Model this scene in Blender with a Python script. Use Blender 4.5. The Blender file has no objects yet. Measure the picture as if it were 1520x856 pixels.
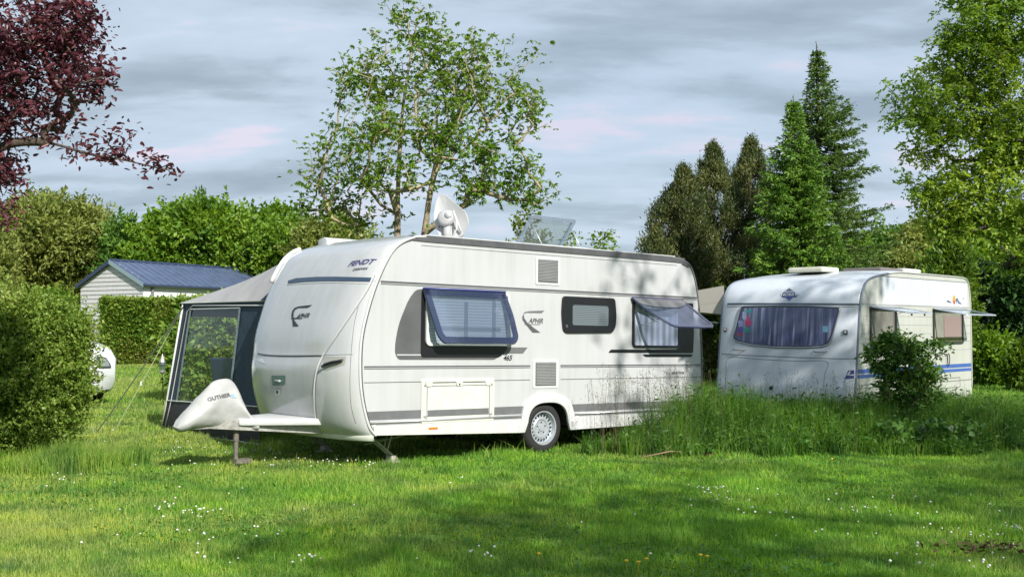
import bpy, bmesh, math, random
import numpy as np
from mathutils import Vector, Matrix
from mathutils.bvhtree import BVHTree

# ------------------------------------------------------------------ camera, sky, sun, exposure
scene = bpy.context.scene
COL = scene.collection
F, CX, CY, EYE = 1700.0, 760.0, 428.0, 1.5
PITCH = math.atan(67 / 1700.0)
cam_data = bpy.data.cameras.new('camera')
cam_data.sensor_width = 36.0
cam_data.lens = 36.0 * F / 1520.0
cam_data.clip_start = 0.05
cam_data.clip_end = 3000
cam = bpy.data.objects.new('camera', cam_data)
COL.objects.link(cam)
cam.location = (0, 0, EYE)
cam.rotation_euler = (math.pi / 2 + PITCH, 0, 0)
scene.camera = cam

SUN_AZ = math.radians(30)      # to the right of straight behind the camera
SUN_EL = math.radians(35)
sun_dir = Vector((math.sin(SUN_AZ) * math.cos(SUN_EL), -math.cos(SUN_AZ) * math.cos(SUN_EL), math.sin(SUN_EL)))
sl = bpy.data.lights.new('sun', 'SUN')
sl.energy = 4.5
sl.angle = math.radians(0.6)
sl.color = (1.0, 0.965, 0.905)
so = bpy.data.objects.new('sun', sl)
COL.objects.link(so)
so.rotation_euler = sun_dir.to_track_quat('Z', 'Y').to_euler()

scene.view_settings.view_transform = 'Standard'
scene.view_settings.look = 'None'
scene.view_settings.exposure = 0.55
scene.view_settings.gamma = 1.0
scene.render.engine = 'CYCLES'
scene.cycles.max_bounces = 7
scene.cycles.transparent_max_bounces = 12

world = bpy.data.worlds.new('World')
scene.world = world
world.use_nodes = True
wn = world.node_tree
wn.nodes.clear()


def N(nt, typ, **kw):
    n = nt.nodes.new(typ)
    for k, v in kw.items():
        if k == 'inp':
            for i, val in v.items():
                n.inputs[i].default_value = val
        else:
            setattr(n, k, v)
    return n


def ramp(nt, stops, interp='LINEAR'):
    r = nt.nodes.new('ShaderNodeValToRGB')
    r.color_ramp.interpolation = interp
    el = r.color_ramp.elements
    while len(el) < len(stops):
        el.new(0.5)
    for e, (p, c) in zip(el, stops):
        e.position = p
        e.color = (c[0], c[1], c[2], 1)
    return r


def build_world():
    L = wn.links.new
    out = N(wn, 'ShaderNodeOutputWorld')
    sky = N(wn, 'ShaderNodeTexSky', sky_type='NISHITA')
    sky.sun_disc = False
    sky.sun_elevation = SUN_EL
    sky.sun_rotation = math.pi - SUN_AZ
    bg1 = N(wn, 'ShaderNodeBackground', inp={'Strength': 0.085})
    L(sky.outputs[0], bg1.inputs[0])
    tc = N(wn, 'ShaderNodeTexCoord')
    sep = N(wn, 'ShaderNodeSeparateXYZ')
    L(tc.outputs['Generated'], sep.inputs[0])
    add = N(wn, 'ShaderNodeMath', operation='ADD', inp={1: 0.26})
    mx = N(wn, 'ShaderNodeMath', operation='MAXIMUM', inp={1: 0.0})
    L(sep.outputs[2], mx.inputs[0])
    L(mx.outputs[0], add.inputs[0])
    dx = N(wn, 'ShaderNodeMath', operation='DIVIDE')
    dy = N(wn, 'ShaderNodeMath', operation='DIVIDE')
    L(sep.outputs[0], dx.inputs[0]); L(add.outputs[0], dx.inputs[1])
    L(sep.outputs[1], dy.inputs[0]); L(add.outputs[0], dy.inputs[1])
    cmb = N(wn, 'ShaderNodeCombineXYZ')
    L(dx.outputs[0], cmb.inputs[0]); L(dy.outputs[0], cmb.inputs[1])
    n1 = N(wn, 'ShaderNodeTexNoise', inp={'Scale': 2.0, 'Detail': 9.0, 'Roughness': 0.56, 'Distortion': 0.15})
    n2 = N(wn, 'ShaderNodeTexNoise', inp={'Scale': 0.62, 'Detail': 5.0, 'Roughness': 0.5, 'Distortion': 0.3})
    mp = N(wn, 'ShaderNodeMapping', inp={1: (3.1, 1.7, 0.0), 3: (0.85, 2.0, 1.0)})
    L(cmb.outputs[0], mp.inputs[0])
    L(mp.outputs[0], n1.inputs[0])
    mp2 = N(wn, 'ShaderNodeMapping', inp={1: (7.3, 2.2, 0.0)})
    L(cmb.outputs[0], mp2.inputs[0])
    L(mp2.outputs[0], n2.inputs[0])
    r1 = ramp(wn, [(0.34, (0.29, 0.36, 0.43)), (0.43, (0.35, 0.43, 0.51)), (0.50, (0.43, 0.52, 0.62)),
                   (0.585, (0.48, 0.565, 0.68)), (0.66, (0.61, 0.59, 0.69))])
    L(n1.outputs[0], r1.inputs[0])
    bg2 = N(wn, 'ShaderNodeBackground', inp={'Strength': 0.88})
    L(r1.outputs[0], bg2.inputs[0])
    r2 = ramp(wn, [(0.40, (0.97,) * 3), (0.62, (0.80,) * 3)])
    L(n2.outputs[0], r2.inputs[0])
    mix = N(wn, 'ShaderNodeMixShader')
    L(r2.outputs[0], mix.inputs[0])
    L(bg1.outputs[0], mix.inputs[1])
    L(bg2.outputs[0], mix.inputs[2])
    L(mix.outputs[0], out.inputs[0])


build_world()

# ------------------------------------------------------------------ helpers
rnd = random.Random(7)
R = math.radians


def set_props(o, label=None, cat=None, group=None, kind=None):
    if label: o['label'] = label
    if cat: o['category'] = cat
    if group: o['group'] = group
    if kind: o['kind'] = kind
    return o


def empty(name, mat=None, label=None, cat=None, group=None):
    o = bpy.data.objects.new(name, None)
    o.empty_display_size = 0.2
    COL.objects.link(o)
    if mat is not None:
        if isinstance(mat, Matrix):
            o.matrix_world = mat
        else:
            o.location = mat
    return set_props(o, label, cat, group)


def link(name, mesh, mat=None, parent=None, smooth=False, label=None):
    if mat is not None:
        for m in (mat if isinstance(mat, (list, tuple)) else [mat]):
            mesh.materials.append(m)
    o = bpy.data.objects.new(name, mesh)
    COL.objects.link(o)
    if parent is not None:
        o.parent = parent
    if smooth:
        mesh.polygons.foreach_set('use_smooth', [True] * len(mesh.polygons))
    if label: o['label'] = label
    return o


class MB:
    """collects simple shapes into one mesh"""
    def __init__(s):
        s.v = []; s.f = []; s.m = []

    def add(s, vs, fs, mi=0):
        b = len(s.v)
        s.v += [tuple(v) for v in vs]
        for f in fs:
            s.f.append([b + i for i in f]); s.m.append(mi)
        return s

    def box(s, a, b, M=None, mi=0):
        x0, y0, z0 = a; x1, y1, z1 = b
        vs = [Vector(p) for p in ((x0, y0, z0), (x1, y0, z0), (x1, y1, z0), (x0, y1, z0), (x0, y0, z1), (x1, y0, z1), (x1, y1, z1), (x0, y1, z1))]
        if M is not None: vs = [M @ v for v in vs]
        return s.add(vs, [(0, 3, 2, 1), (4, 5, 6, 7), (0, 1, 5, 4), (1, 2, 6, 5), (2, 3, 7, 6), (3, 0, 4, 7)], mi)

    def prism(s, poly, h0, h1, ax='y', mi=0):
        """poly of 2D points extruded along axis ax"""
        def P(p, h):
            return {'y': (p[0], h, p[1]), 'x': (h, p[0], p[1]), 'z': (p[0], p[1], h)}[ax]
        n = len(poly)
        vs = [P(p, h0) for p in poly] + [P(p, h1) for p in poly]
        fs = [list(range(n)), list(range(2 * n - 1, n - 1, -1))]
        fs += [(i, n + i, n + (i + 1) % n, (i + 1) % n) for i in range(n)]
        return s.add(vs, fs, mi)

    def tube(s, pts, r, seg=6, mi=0, closed=False, cap=True):
        pts = [Vector(p) for p in pts]
        n = len(pts)
        rs = r if isinstance(r, (list, tuple)) else [r] * n
        vs = []; up = Vector((0.13, 0.21, 1)).normalized()
        for i, p in enumerate(pts):
            if closed: d = pts[(i + 1) % n] - pts[i - 1]
            else: d = pts[min(i + 1, n - 1)] - pts[max(i - 1, 0)]
            d.normalize()
            a = d.cross(up)
            if a.length < 0.05: a = d.cross(Vector((1, 0, 0)))
            a.normalize(); b = d.cross(a)
            for k in range(seg):
                t = 2 * math.pi * k / seg
                vs.append(p + (a * math.cos(t) + b * math.sin(t)) * rs[i])
        fs = []
        for i in range(n if closed else n - 1):
            j = (i + 1) % n
            for k in range(seg):
                l = (k + 1) % seg
                fs.append((i * seg + k, i * seg + l, j * seg + l, j * seg + k))
        if cap and not closed:
            fs.append(list(range(seg))[::-1]); fs.append([(n - 1) * seg + k for k in range(seg)])
        return s.add(vs, fs, mi)

    def lathe(s, prof, c, axis='y', seg=32, mi=0):
        """prof = [(radius, h)] about axis through c"""
        vs = []
        for r, h in prof:
            for k in range(seg):
                t = 2 * math.pi * k / seg
                a, b = r * math.cos(t), r * math.sin(t)
                q = {'y': (a, h, b), 'z': (a, b, h), 'x': (h, a, b)}[axis]
                vs.append((c[0] + q[0], c[1] + q[1], c[2] + q[2]))
        fs = []
        for i in range(len(prof) - 1):
            for k in range(seg):
                l = (k + 1) % seg
                fs.append((i * seg + k, i * seg + l, (i + 1) * seg + l, (i + 1) * seg + k))
        return s.add(vs, fs, mi)

    def mesh(s, name='mesh'):
        me = bpy.data.meshes.new(name)
        me.from_pydata(s.v, [], s.f)
        if any(s.m): me.polygons.foreach_set('material_index', s.m)
        me.update()
        return me

    def build(s, name, mat, parent=None, smooth=False, bevel=0, label=None, auto=False, recalc=True):
        me = s.mesh(name)
        if recalc or bevel:
            bm = bmesh.new(); bm.from_mesh(me)
            if recalc: bmesh.ops.recalc_face_normals(bm, faces=bm.faces)
            if bevel:
                es = [e for e in bm.edges if len(e.link_faces) == 2 and e.calc_face_angle(0) > 0.5]
                bmesh.ops.bevel(bm, geom=es, offset=bevel, segments=2, affect='EDGES', profile=0.6)
            bm.to_mesh(me); bm.free()
        o = link(name, me, mat, parent, smooth or auto, label)
        if auto or (smooth and bevel):
            sharp(me)
        return o


def sharp(me, ang=0.6):
    bm = bmesh.new(); bm.from_mesh(me)
    for e in bm.edges:
        if len(e.link_faces) == 2 and e.calc_face_angle(0) > ang: e.smooth = False
    bm.to_mesh(me); bm.free()


def rrect(x0, z0, x1, z1, r, n=5):
    """rounded rectangle outline"""
    pts = []
    for cx, cz, a0 in ((x1 - r, z1 - r, 0), (x0 + r, z1 - r, 90), (x0 + r, z0 + r, 180), (x1 - r, z0 + r, 270)):
        for k in range(n + 1):
            t = R(a0 + 90 * k / n)
            pts.append((cx + r * math.cos(t), cz + r * math.sin(t)))
    return pts


def round_poly(poly, r, n=5):
    """round the corners of any polygon"""
    out = []
    m = len(poly)
    rr = r if isinstance(r, (list, tuple)) else [r] * m
    for i in range(m):
        p = Vector(poly[i]); a = Vector(poly[i - 1]); b = Vector(poly[(i + 1) % m])
        u = (a - p); v = (b - p)
        q = min(rr[i], u.length * .45, v.length * .45)
        if q < 1e-4:
            out.append(tuple(p)); continue
        s0 = p + u.normalized() * q; s1 = p + v.normalized() * q
        for k in range(n + 1):
            t = k / n
            out.append(tuple(s0 * (1 - t) ** 2 + p * 2 * t * (1 - t) + s1 * t * t))
    return out


def inset(poly, d):
    m = len(poly); out = []
    area = sum(poly[i][0] * poly[(i + 1) % m][1] - poly[(i + 1) % m][0] * poly[i][1] for i in range(m))
    sg = 1 if area > 0 else -1
    for i in range(m):
        a = Vector(poly[i - 1]); p = Vector(poly[i]); b = Vector(poly[(i + 1) % m])
        t = (b - a)
        if t.length < 1e-9: out.append(tuple(p)); continue
        t.normalize()
        out.append((p.x - t.y * d * sg, p.y + t.x * d * sg))
    return out


def spline(pts, n=8, closed=False):
    P = [Vector(p) for p in pts]; out = []
    m = len(P)
    for i in range(m if closed else m - 1):
        p0 = P[i - 1] if (i > 0 or closed) else P[0]; p1 = P[i]; p2 = P[(i + 1) % m]
        p3 = P[(i + 2) % m] if (closed or i + 2 < m) else P[-1]
        for k in range(n):
            t = k / n
            out.append(0.5 * ((2 * p1) + (p2 - p0) * t + (2 * p0 - 5 * p1 + 4 * p2 - p3) * t * t + (3 * p1 - p0 - 3 * p2 + p3) * t ** 3))
    if not closed: out.append(P[-1])
    return out


def frame_poly(outer, inner):
    """ring between two outlines of the same length -> (verts2d, faces)"""
    n = len(outer)
    return list(outer) + list(inner), [(i, (i + 1) % n, n + (i + 1) % n, n + i) for i in range(n)]


# -- pixels of the photo to rays: used once to measure where each panel feature sits on the real surfaces
def ray(px, py):
    x = (px - CX) / F; u = (CY - py) / F
    c, s = math.cos(PITCH), math.sin(PITCH)
    return Vector((x, c - u * s, s + u * c))


EYEV = Vector((0, 0, EYE))


class Pose:
    def __init__(s, vx, vy, gx, gy, gz=0.0):
        X = ray(vx, vy).normalized()
        Y = Vector((-X.y, X.x, 0)).normalized()
        Z = X.cross(Y)
        d = ray(gx, gy)
        s.o = EYEV + d * ((gz - EYE) / d.z)
        s.M = Matrix(((X.x, Y.x, Z.x, s.o.x), (X.y, Y.y, Z.y, s.o.y), (X.z, Y.z, Z.z, s.o.z), (0, 0, 0, 1)))
        s.I = s.M.inverted()
        s.e = s.I @ EYEV

    def d(s, px, py):
        return (s.I.to_3x3() @ ray(px, py)).normalized()

    def side(s, px, py, y=0.0):
        d = s.d(px, py); t = (y - s.e.y) / d.y; p = s.e + d * t
        return (p.x, p.z)

    def front(s, px, py, x):
        d = s.d(px, py); t = (x - s.e.x) / d.x; p = s.e + d * t
        return (p.y, p.z)

    def hit(s, bvh, px, py):
        loc, nor, i, dist = bvh.ray_cast(s.e, s.d(px, py))
        if loc is None:
            loc, nor, i, dist = bvh.find_nearest(s.e + s.d(px, py) * 15)
        if nor.dot(s.d(px, py)) > 0: nor = -nor
        return loc, nor


PA = Pose(2740, 530, 812, 672, 0.0)
PB = Pose(2336, 488, 1268, 631, 0.08)


def ground_z(x, y):
    return 0.02 * np.maximum(0, np.asarray(y, dtype=float) - 14)


# ------------------------------------------------------------------ materials
def mat_new(name):
    m = bpy.data.materials.new(name); m.use_nodes = True
    nt = m.node_tree
    return m, nt, nt.nodes['Principled BSDF']


def simple(name, col, rough=0.5, metal=0.0, noise=0.0, nscale=6.0, coat=0.0, bump=0.0, bscale=30.0, spec=0.5):
    m, nt, p = mat_new(name)
    L = nt.links.new
    p.inputs['Roughness'].default_value = rough
    p.inputs['Metallic'].default_value = metal
    p.inputs['Coat Weight'].default_value = coat
    p.inputs['Specular IOR Level'].default_value = spec
    p.inputs['Base Color'].default_value = (*col, 1)
    tc = N(nt, 'ShaderNodeTexCoord')
    if noise:
        nz = N(nt, 'ShaderNodeTexNoise', inp={'Scale': nscale, 'Detail': 6.0, 'Roughness': 0.6})
        L(tc.outputs['Object'], nz.inputs[0])
        lo = tuple(c * (1 - noise) for c in col); hi = tuple(min(1, c * (1 + noise * .6)) for c in col)
        r = ramp(nt, [(0.3, lo), (0.65, hi)])
        L(nz.outputs[0], r.inputs[0]); L(r.outputs[0], p.inputs['Base Color'])
        rr = N(nt, 'ShaderNodeMapRange', inp={1: 0.3, 2: 0.7, 3: rough * 0.85, 4: min(1, rough * 1.25)})
        L(nz.outputs[0], rr.inputs[0]); L(rr.outputs[0], p.inputs['Roughness'])
    if bump:
        nb = N(nt, 'ShaderNodeTexNoise', inp={'Scale': bscale, 'Detail': 3.0})
        L(tc.outputs['Object'], nb.inputs[0])
        b = N(nt, 'ShaderNodeBump', inp={'Strength': bump, 'Distance': 0.02})
        L(nb.outputs[0], b.inputs['Height']); L(b.outputs[0], p.inputs['Normal'])
    return m


def paint(name, col, rough=0.28, streak=0.13, coat=0.3, dents=0.0):
    """caravan panel: paint with faint vertical dirt streaks"""
    m, nt, p = mat_new(name)
    L = nt.links.new
    tc = N(nt, 'ShaderNodeTexCoord')
    mp = N(nt, 'ShaderNodeMapping', inp={3: (9.0, 9.0, 0.7)})
    L(tc.outputs['Object'], mp.inputs[0])
    nz = N(nt, 'ShaderNodeTexNoise', inp={'Scale': 1.0, 'Detail': 6.0, 'Roughness': 0.6})
    L(mp.outputs[0], nz.inputs[0])
    n2 = N(nt, 'ShaderNodeTexNoise', inp={'Scale': 1.3, 'Detail': 4.0})
    L(tc.outputs['Object'], n2.inputs[0])
    mul = N(nt, 'ShaderNodeMath', operation='MULTIPLY')
    L(nz.outputs[0], mul.inputs[0]); L(n2.outputs[0], mul.inputs[1])
    lo = (col[0] * (1 - streak), col[1] * (1 - streak), col[2] * (1 - streak * 1.15))
    r = ramp(nt, [(0.12, col), (0.40, lo)])
    L(mul.outputs[0], r.inputs[0]); L(r.outputs[0], p.inputs['Base Color'])
    p.inputs['Roughness'].default_value = rough
    p.inputs['Coat Weight'].default_value = coat
    p.inputs['Coat Roughness'].default_value = 0.12
    bscale = 1.1 if not dents else 2.0
    nb = N(nt, 'ShaderNodeTexNoise', inp={'Scale': bscale, 'Detail': 1.0})
    L(tc.outputs['Object'], nb.inputs[0])
    b = N(nt, 'ShaderNodeBump', inp={'Strength': 0.12, 'Distance': 0.05})
    L(nb.outputs[0], b.inputs['Height']); L(b.outputs[0], p.inputs['Normal'])
    return m


def leafmat(name, cols, trans=0.35, clump=None, cscale=0.8, rough=0.5):
    """leaf: each leaf its own shade, clumps of slightly different foliage"""
    m = bpy.data.materials.new(name); m.use_nodes = True
    nt = m.node_tree; nt.nodes.clear(); L = nt.links.new
    out = N(nt, 'ShaderNodeOutputMaterial')
    geo = N(nt, 'ShaderNodeNewGeometry')
    n = len(cols)
    r = ramp(nt, [(0.05 + 0.9 * i / max(1, n - 1), c) for i, c in enumerate(cols)])
    tc = N(nt, 'ShaderNodeTexCoord')
    nz = N(nt, 'ShaderNodeTexNoise', inp={'Scale': cscale, 'Detail': 3.0})
    L(tc.outputs['Object'], nz.inputs[0])
    a = N(nt, 'ShaderNodeMath', operation='MULTIPLY', inp={1: 0.55})
    L(geo.outputs['Random Per Island'], a.inputs[0])
    mr = N(nt, 'ShaderNodeMapRange', inp={1: 0.3, 2: 0.7, 3: 0.0, 4: 0.45})
    L(nz.outputs[0], mr.inputs[0])
    ad = N(nt, 'ShaderNodeMath', operation='ADD')
    L(a.outputs[0], ad.inputs[0]); L(mr.outputs[0], ad.inputs[1])
    L(ad.outputs[0], r.inputs[0])
    pr = N(nt, 'ShaderNodeBsdfPrincipled', inp={'Roughness': rough})
    pr.inputs['Specular IOR Level'].default_value = 0.35
    L(r.outputs[0], pr.inputs['Base Color'])
    hs = N(nt, 'ShaderNodeHueSaturation', inp={'Hue': 0.488, 'Saturation': 1.1, 'Value': 1.5})
    L(r.outputs[0], hs.inputs['Color'])
    tr = N(nt, 'ShaderNodeBsdfTranslucent')
    L(hs.outputs[0], tr.inputs[0])
    mx = N(nt, 'ShaderNodeMixShader', inp={0: trans})
    L(pr.outputs[0], mx.inputs[1]); L(tr.outputs[0], mx.inputs[2])
    L(mx.outputs[0], out.inputs[0])
    return m


def glassmat(name, tint, opac, rough=0.03, refl=(0.9, 0.95, 1.0), reflmin=0.07):
    """acrylic pane: part body colour, part see-through, fresnel reflection"""
    m = bpy.data.materials.new(name); m.use_nodes = True
    nt = m.node_tree; nt.nodes.clear(); L = nt.links.new
    out = N(nt, 'ShaderNodeOutputMaterial')
    tr = N(nt, 'ShaderNodeBsdfTransparent', inp={0: (*[0.5 + 0.5 * t for t in tint], 1)})
    di = N(nt, 'ShaderNodeBsdfPrincipled', inp={'Base Color': (*tint, 1), 'Roughness': 0.2})
    m1 = N(nt, 'ShaderNodeMixShader', inp={0: opac})
    L(tr.outputs[0], m1.inputs[1]); L(di.outputs[0], m1.inputs[2])
    gl = N(nt, 'ShaderNodeBsdfGlossy', inp={0: (*refl, 1), 'Roughness': rough})
    lw = N(nt, 'ShaderNodeLayerWeight', inp={0: 0.5})
    pw = N(nt, 'ShaderNodeMath', operation='POWER', inp={1: 4.0})
    L(lw.outputs['Facing'], pw.inputs[0])
    ad = N(nt, 'ShaderNodeMath', operation='MULTIPLY_ADD', inp={1: 0.8, 2: reflmin})
    L(pw.outputs[0], ad.inputs[0])
    m2 = N(nt, 'ShaderNodeMixShader')
    L(ad.outputs[0], m2.inputs[0]); L(m1.outputs[0], m2.inputs[1]); L(gl.outputs[0], m2.inputs[2])
    L(m2.outputs[0], out.inputs[0])
    return m


WHITE = paint('white_panel', (0.49, 0.495, 0.50))
CAPWHITE = paint('front_panel_white', (0.48, 0.485, 0.49), rough=0.16, coat=0.6)
TRIMW = simple('white_trim', (0.55, 0.55, 0.545), 0.35, noise=0.06)
WARMW = simple('cream_trim', (0.58, 0.585, 0.52), 0.4, noise=0.08)
OLDW = paint('aged_white_panel', (0.58, 0.615, 0.665), rough=0.35, streak=0.10)
OLDC = paint('cream_siding', (0.50, 0.505, 0.46), rough=0.4, streak=0.16)
DGREY = simple('dark_grey_trim', (0.085, 0.085, 0.09), 0.45, noise=0.15)
MGREY = simple('mid_grey_vinyl', (0.14, 0.14, 0.145), 0.4, noise=0.1)
LGREY = simple('light_grey_vinyl', (0.33, 0.33, 0.34), 0.4)
BLACK = simple('black_vinyl', (0.012, 0.012, 0.014), 0.3)
RUBBER = simple('tyre_rubber', (0.02, 0.02, 0.02), 0.85, noise=0.3, bump=0.3)
STEEL = simple('grey_steel_rim', (0.42, 0.45, 0.48), 0.38, metal=0.35, noise=0.12)
GALV = simple('galvanised_steel', (0.36, 0.35, 0.32), 0.5, metal=0.5, noise=0.3, nscale=20)
ALU = simple('aluminium', (0.6, 0.6, 0.6), 0.35, metal=0.7)
UNDER = simple('underside_board', (0.02, 0.02, 0.02), 0.9)
PURPLE = simple('violet_lettering', (0.055, 0.045, 0.15), 0.35)
BLUEV = simple('blue_vinyl', (0.05, 0.11, 0.36), 0.4, noise=0.12)
NAVYV = simple('navy_vinyl', (0.03, 0.04, 0.19), 0.4)
ORANGE = simple('amber_lens', (0.7, 0.18, 0.02), 0.25)
REDL = simple('red_lens', (0.5, 0.04, 0.02), 0.3)
ACRYL = glassmat('blue_acrylic', (0.20, 0.26, 0.40), 0.20, reflmin=0.13)
ACRYLB = glassmat('dark_blue_acrylic_edge', (0.028, 0.038, 0.085), 0.88)
ACRYLC = glassmat('clear_blue_acrylic', (0.22, 0.30, 0.48), 0.22)
ACRYLG = glassmat('grey_acrylic', (0.22, 0.30, 0.26), 0.22)
CLEAR = glassmat('clear_film', (0.86, 0.9, 0.9), 0.03, rough=0.06, reflmin=0.02)
BLIND = simple('pleated_blind', (0.42, 0.46, 0.50), 0.7)
TENTN = simple('navy_canvas', (0.030, 0.052, 0.080), 0.75, noise=0.3, nscale=3, bump=0.8, bscale=5)
TENTG = simple('grey_canvas', (0.33, 0.325, 0.315), 0.8, noise=0.12, nscale=3, bump=0.3, bscale=4)
TENTB = simple('black_canvas_skirt', (0.022, 0.02, 0.024), 0.6, noise=0.3, bump=0.4, bscale=10)
TENTL = simple('pale_zip_tape', (0.25, 0.31, 0.33), 0.6, noise=0.5, nscale=40)
ROPEW = simple('white_piping', (0.6, 0.6, 0.58), 0.6)
COVER = simple('pale_grey_vinyl_cover', (0.38, 0.38, 0.37), 0.5, noise=0.1, nscale=8, bump=0.5, bscale=5)
INTERIOR = simple('interior_beige', (0.38, 0.34, 0.27), 0.8, noise=0.2, nscale=2)


def stripes_mat(name, a, b, axis, scale, rough=0.6, bump=0.0):
    m, nt, p = mat_new(name); L = nt.links.new
    tc = N(nt, 'ShaderNodeTexCoord')
    w = N(nt, 'ShaderNodeTexWave', bands_direction=axis, wave_profile='SIN', inp={'Scale': scale, 'Distortion': 0.8, 'Detail': 2.0, 'Detail Scale': 0.7})
    L(tc.outputs['Object'], w.inputs[0])
    r = ramp(nt, [(0.1, a), (0.9, b)])
    L(w.outputs[0], r.inputs[0]); L(r.outputs[0], p.inputs['Base Color'])
    p.inputs['Roughness'].default_value = rough
    return m


# ------------------------------------------------------------------ numpy foliage
def np_mesh(name, verts, faces_n, nper, mat, parent=None, smooth=False):
    """verts (k,3); faces_n int array (f,nper)"""
    me = bpy.data.meshes.new(name)
    me.vertices.add(len(verts)); me.vertices.foreach_set('co', np.asarray(verts, np.float32).ravel())
    fcount = len(faces_n)
    me.loops.add(fcount * nper); me.loops.foreach_set('vertex_index', np.asarray(faces_n, np.int32).ravel())
    me.polygons.add(fcount)
    me.polygons.foreach_set('loop_start', np.arange(fcount, dtype=np.int32) * nper)
    me.update(calc_edges=True)
    return link(name, me, mat, parent, smooth)


def np_mesh_merge(name, parts, mat, parent=None):
    """parts: list of (verts, quad faces)"""
    vs = []; fs = []; b = 0
    for v, f in parts:
        vs.append(v); fs.append(f + b); b += len(v)
    return np_mesh(name, np.concatenate(vs), np.concatenate(fs), 4, mat, parent)


def leaves(pos, size, rng, up=0.5, aspect=0.5, droop=0.0, axis=None, jit=0.45, fold=0.15, shape='leaf'):
    """pointed leaves as folded quads. pos (n,3), size scalar or (n,)"""
    n = len(pos)
    size = np.broadcast_to(np.asarray(size, float), (n,)) * rng.uniform(1 - jit, 1 + jit, n)
    if axis is None:
        a = rng.normal(size=(n, 3)); a[:, 2] = a[:, 2] * 0.6 - droop
    else:
        a = axis + rng.normal(size=(n, 3)) * 0.45
    a /= np.linalg.norm(a, axis=1)[:, None] + 1e-9
    nn = rng.normal(size=(n, 3)); nn[:, 2] += up * 2.0
    b = np.cross(a, nn); b /= np.linalg.norm(b, axis=1)[:, None] + 1e-9
    c = np.cross(b, a)
    s = size[:, None]
    if shape == 'hex':
        v = np.empty((n, 6, 3)); w = s * aspect * 0.5
        v[:, 0] = pos
        v[:, 1] = pos + a * s * 0.28 + b * w * .9 + c * s * fold
        v[:, 2] = pos + a * s * 0.66 + b * w * .75 + c * s * fold * .7
        v[:, 3] = pos + a * s - c * s * fold * .6
        v[:, 4] = pos + a * s * 0.66 - b * w * .75 + c * s * fold * .7
        v[:, 5] = pos + a * s * 0.28 - b * w * .9 + c * s * fold
        k = np.arange(n)[:, None] * 6
        f = np.concatenate([k + np.array([[0, 1, 2, 3]]), k + np.array([[0, 3, 4, 5]])], axis=1).reshape(-1, 4)
        return v.reshape(-1, 3), f
    v = np.empty((n, 4, 3))
    v[:, 0] = pos
    v[:, 1] = pos + a * s * 0.45 + b * s * aspect * 0.5 + c * s * fold
    v[:, 2] = pos + a * s - c * s * fold * 0.5
    v[:, 3] = pos + a * s * 0.45 - b * s * aspect * 0.5 + c * s * fold
    f = np.arange(n * 4).reshape(n, 4)
    return v.reshape(-1, 3), f


def tubes_np(segs, sides=5):
    """segs: list of (p0,p1,r0,r1)"""
    S = np.array([np.concatenate([a, b, [ra, rb]]) for a, b, ra, rb in segs])
    p0 = S[:, :3]; p1 = S[:, 3:6]; r0 = S[:, 6]; r1 = S[:, 7]
    d = p1 - p0; d /= np.linalg.norm(d, axis=1)[:, None] + 1e-9
    h = np.tile(np.array([[0.31, 0.17, 0.9]]), (len(S), 1))
    a = np.cross(d, h); a /= np.linalg.norm(a, axis=1)[:, None] + 1e-9
    b = np.cross(d, a)
    t = np.arange(sides) * 2 * np.pi / sides
    ring = a[:, None, :] * np.cos(t)[None, :, None] + b[:, None, :] * np.sin(t)[None, :, None]
    v0 = (p0 - d * r0[:, None] * .3)[:, None, :] + ring * r0[:, None, None]
    v1 = (p1 + d * r1[:, None] * .3)[:, None, :] + ring * r1[:, None, None]
    V = np.concatenate([v0, v1], axis=1).reshape(-1, 3)
    k = np.arange(sides); l = (k + 1) % sides
    q = np.stack([k, l, sides + l, sides + k], axis=1)
    Fc = (np.arange(len(S))[:, None, None] * 2 * sides + q[None]).reshape(-1, 4)
    return V, Fc


def skeleton(stems, targets, rng, step=0.35, rtip=0.006, rmax=0.12, expo=2.3, wig=0.10, pull=0.25, asc=0.0):
    """grow a branch network from given stem polylines out to the target points"""
    P = []; par = []
    for st in stems:
        prev = -1
        st = [np.array(q) for q in spline([tuple(map(float, p)) for p in st], 4)] if len(st) > 2 else st
        for k, p in enumerate(st):
            P.append(np.array(p, float)); par.append(prev); prev = len(P) - 1
    base = P[0]
    order = np.argsort([np.linalg.norm(t - base) for t in targets])
    tips = []
    for i in order:
        t = targets[i]
        A = np.array(P)
        hd = np.hypot(A[:, 0] - t[0], A[:, 1] - t[1])
        dd = np.linalg.norm(A - t, axis=1) + np.maximum(0, A[:, 2] - t[2] + asc * hd) * 0.9
        j = int(np.argmin(dd))
        d = np.linalg.norm(t - P[j])
        n = max(1, int(d / step))
        prev = j; a = P[j].copy()
        for k in range(1, n + 1):
            u = k / n
            q = a + (t - a) * u
            if k < n: q = q + rng.normal(size=3) * wig * step + np.array([0, 0, -pull * d * u * (1 - u) * 0.6])
            P.append(q); par.append(prev); prev = len(P) - 1
        tips.append(prev)
    w = np.zeros(len(P)); 
    for t in tips: w[t] += 1
    for i in range(len(P) - 1, -1, -1):
        if par[i] >= 0: w[par[i]] += max(w[i], 0.2)
    rad = rtip * np.maximum(w, 0.6) ** (1 / expo)
    rad = np.minimum(rad, rmax)
    segs = [(P[par[i]], P[i], rad[par[i]] if w[par[i]] < 4 * w[i] + 3 else rad[i] * 1.15, rad[i]) for i in range(len(P)) if par[i] >= 0]
    return np.array(P), segs, tips, par


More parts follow.
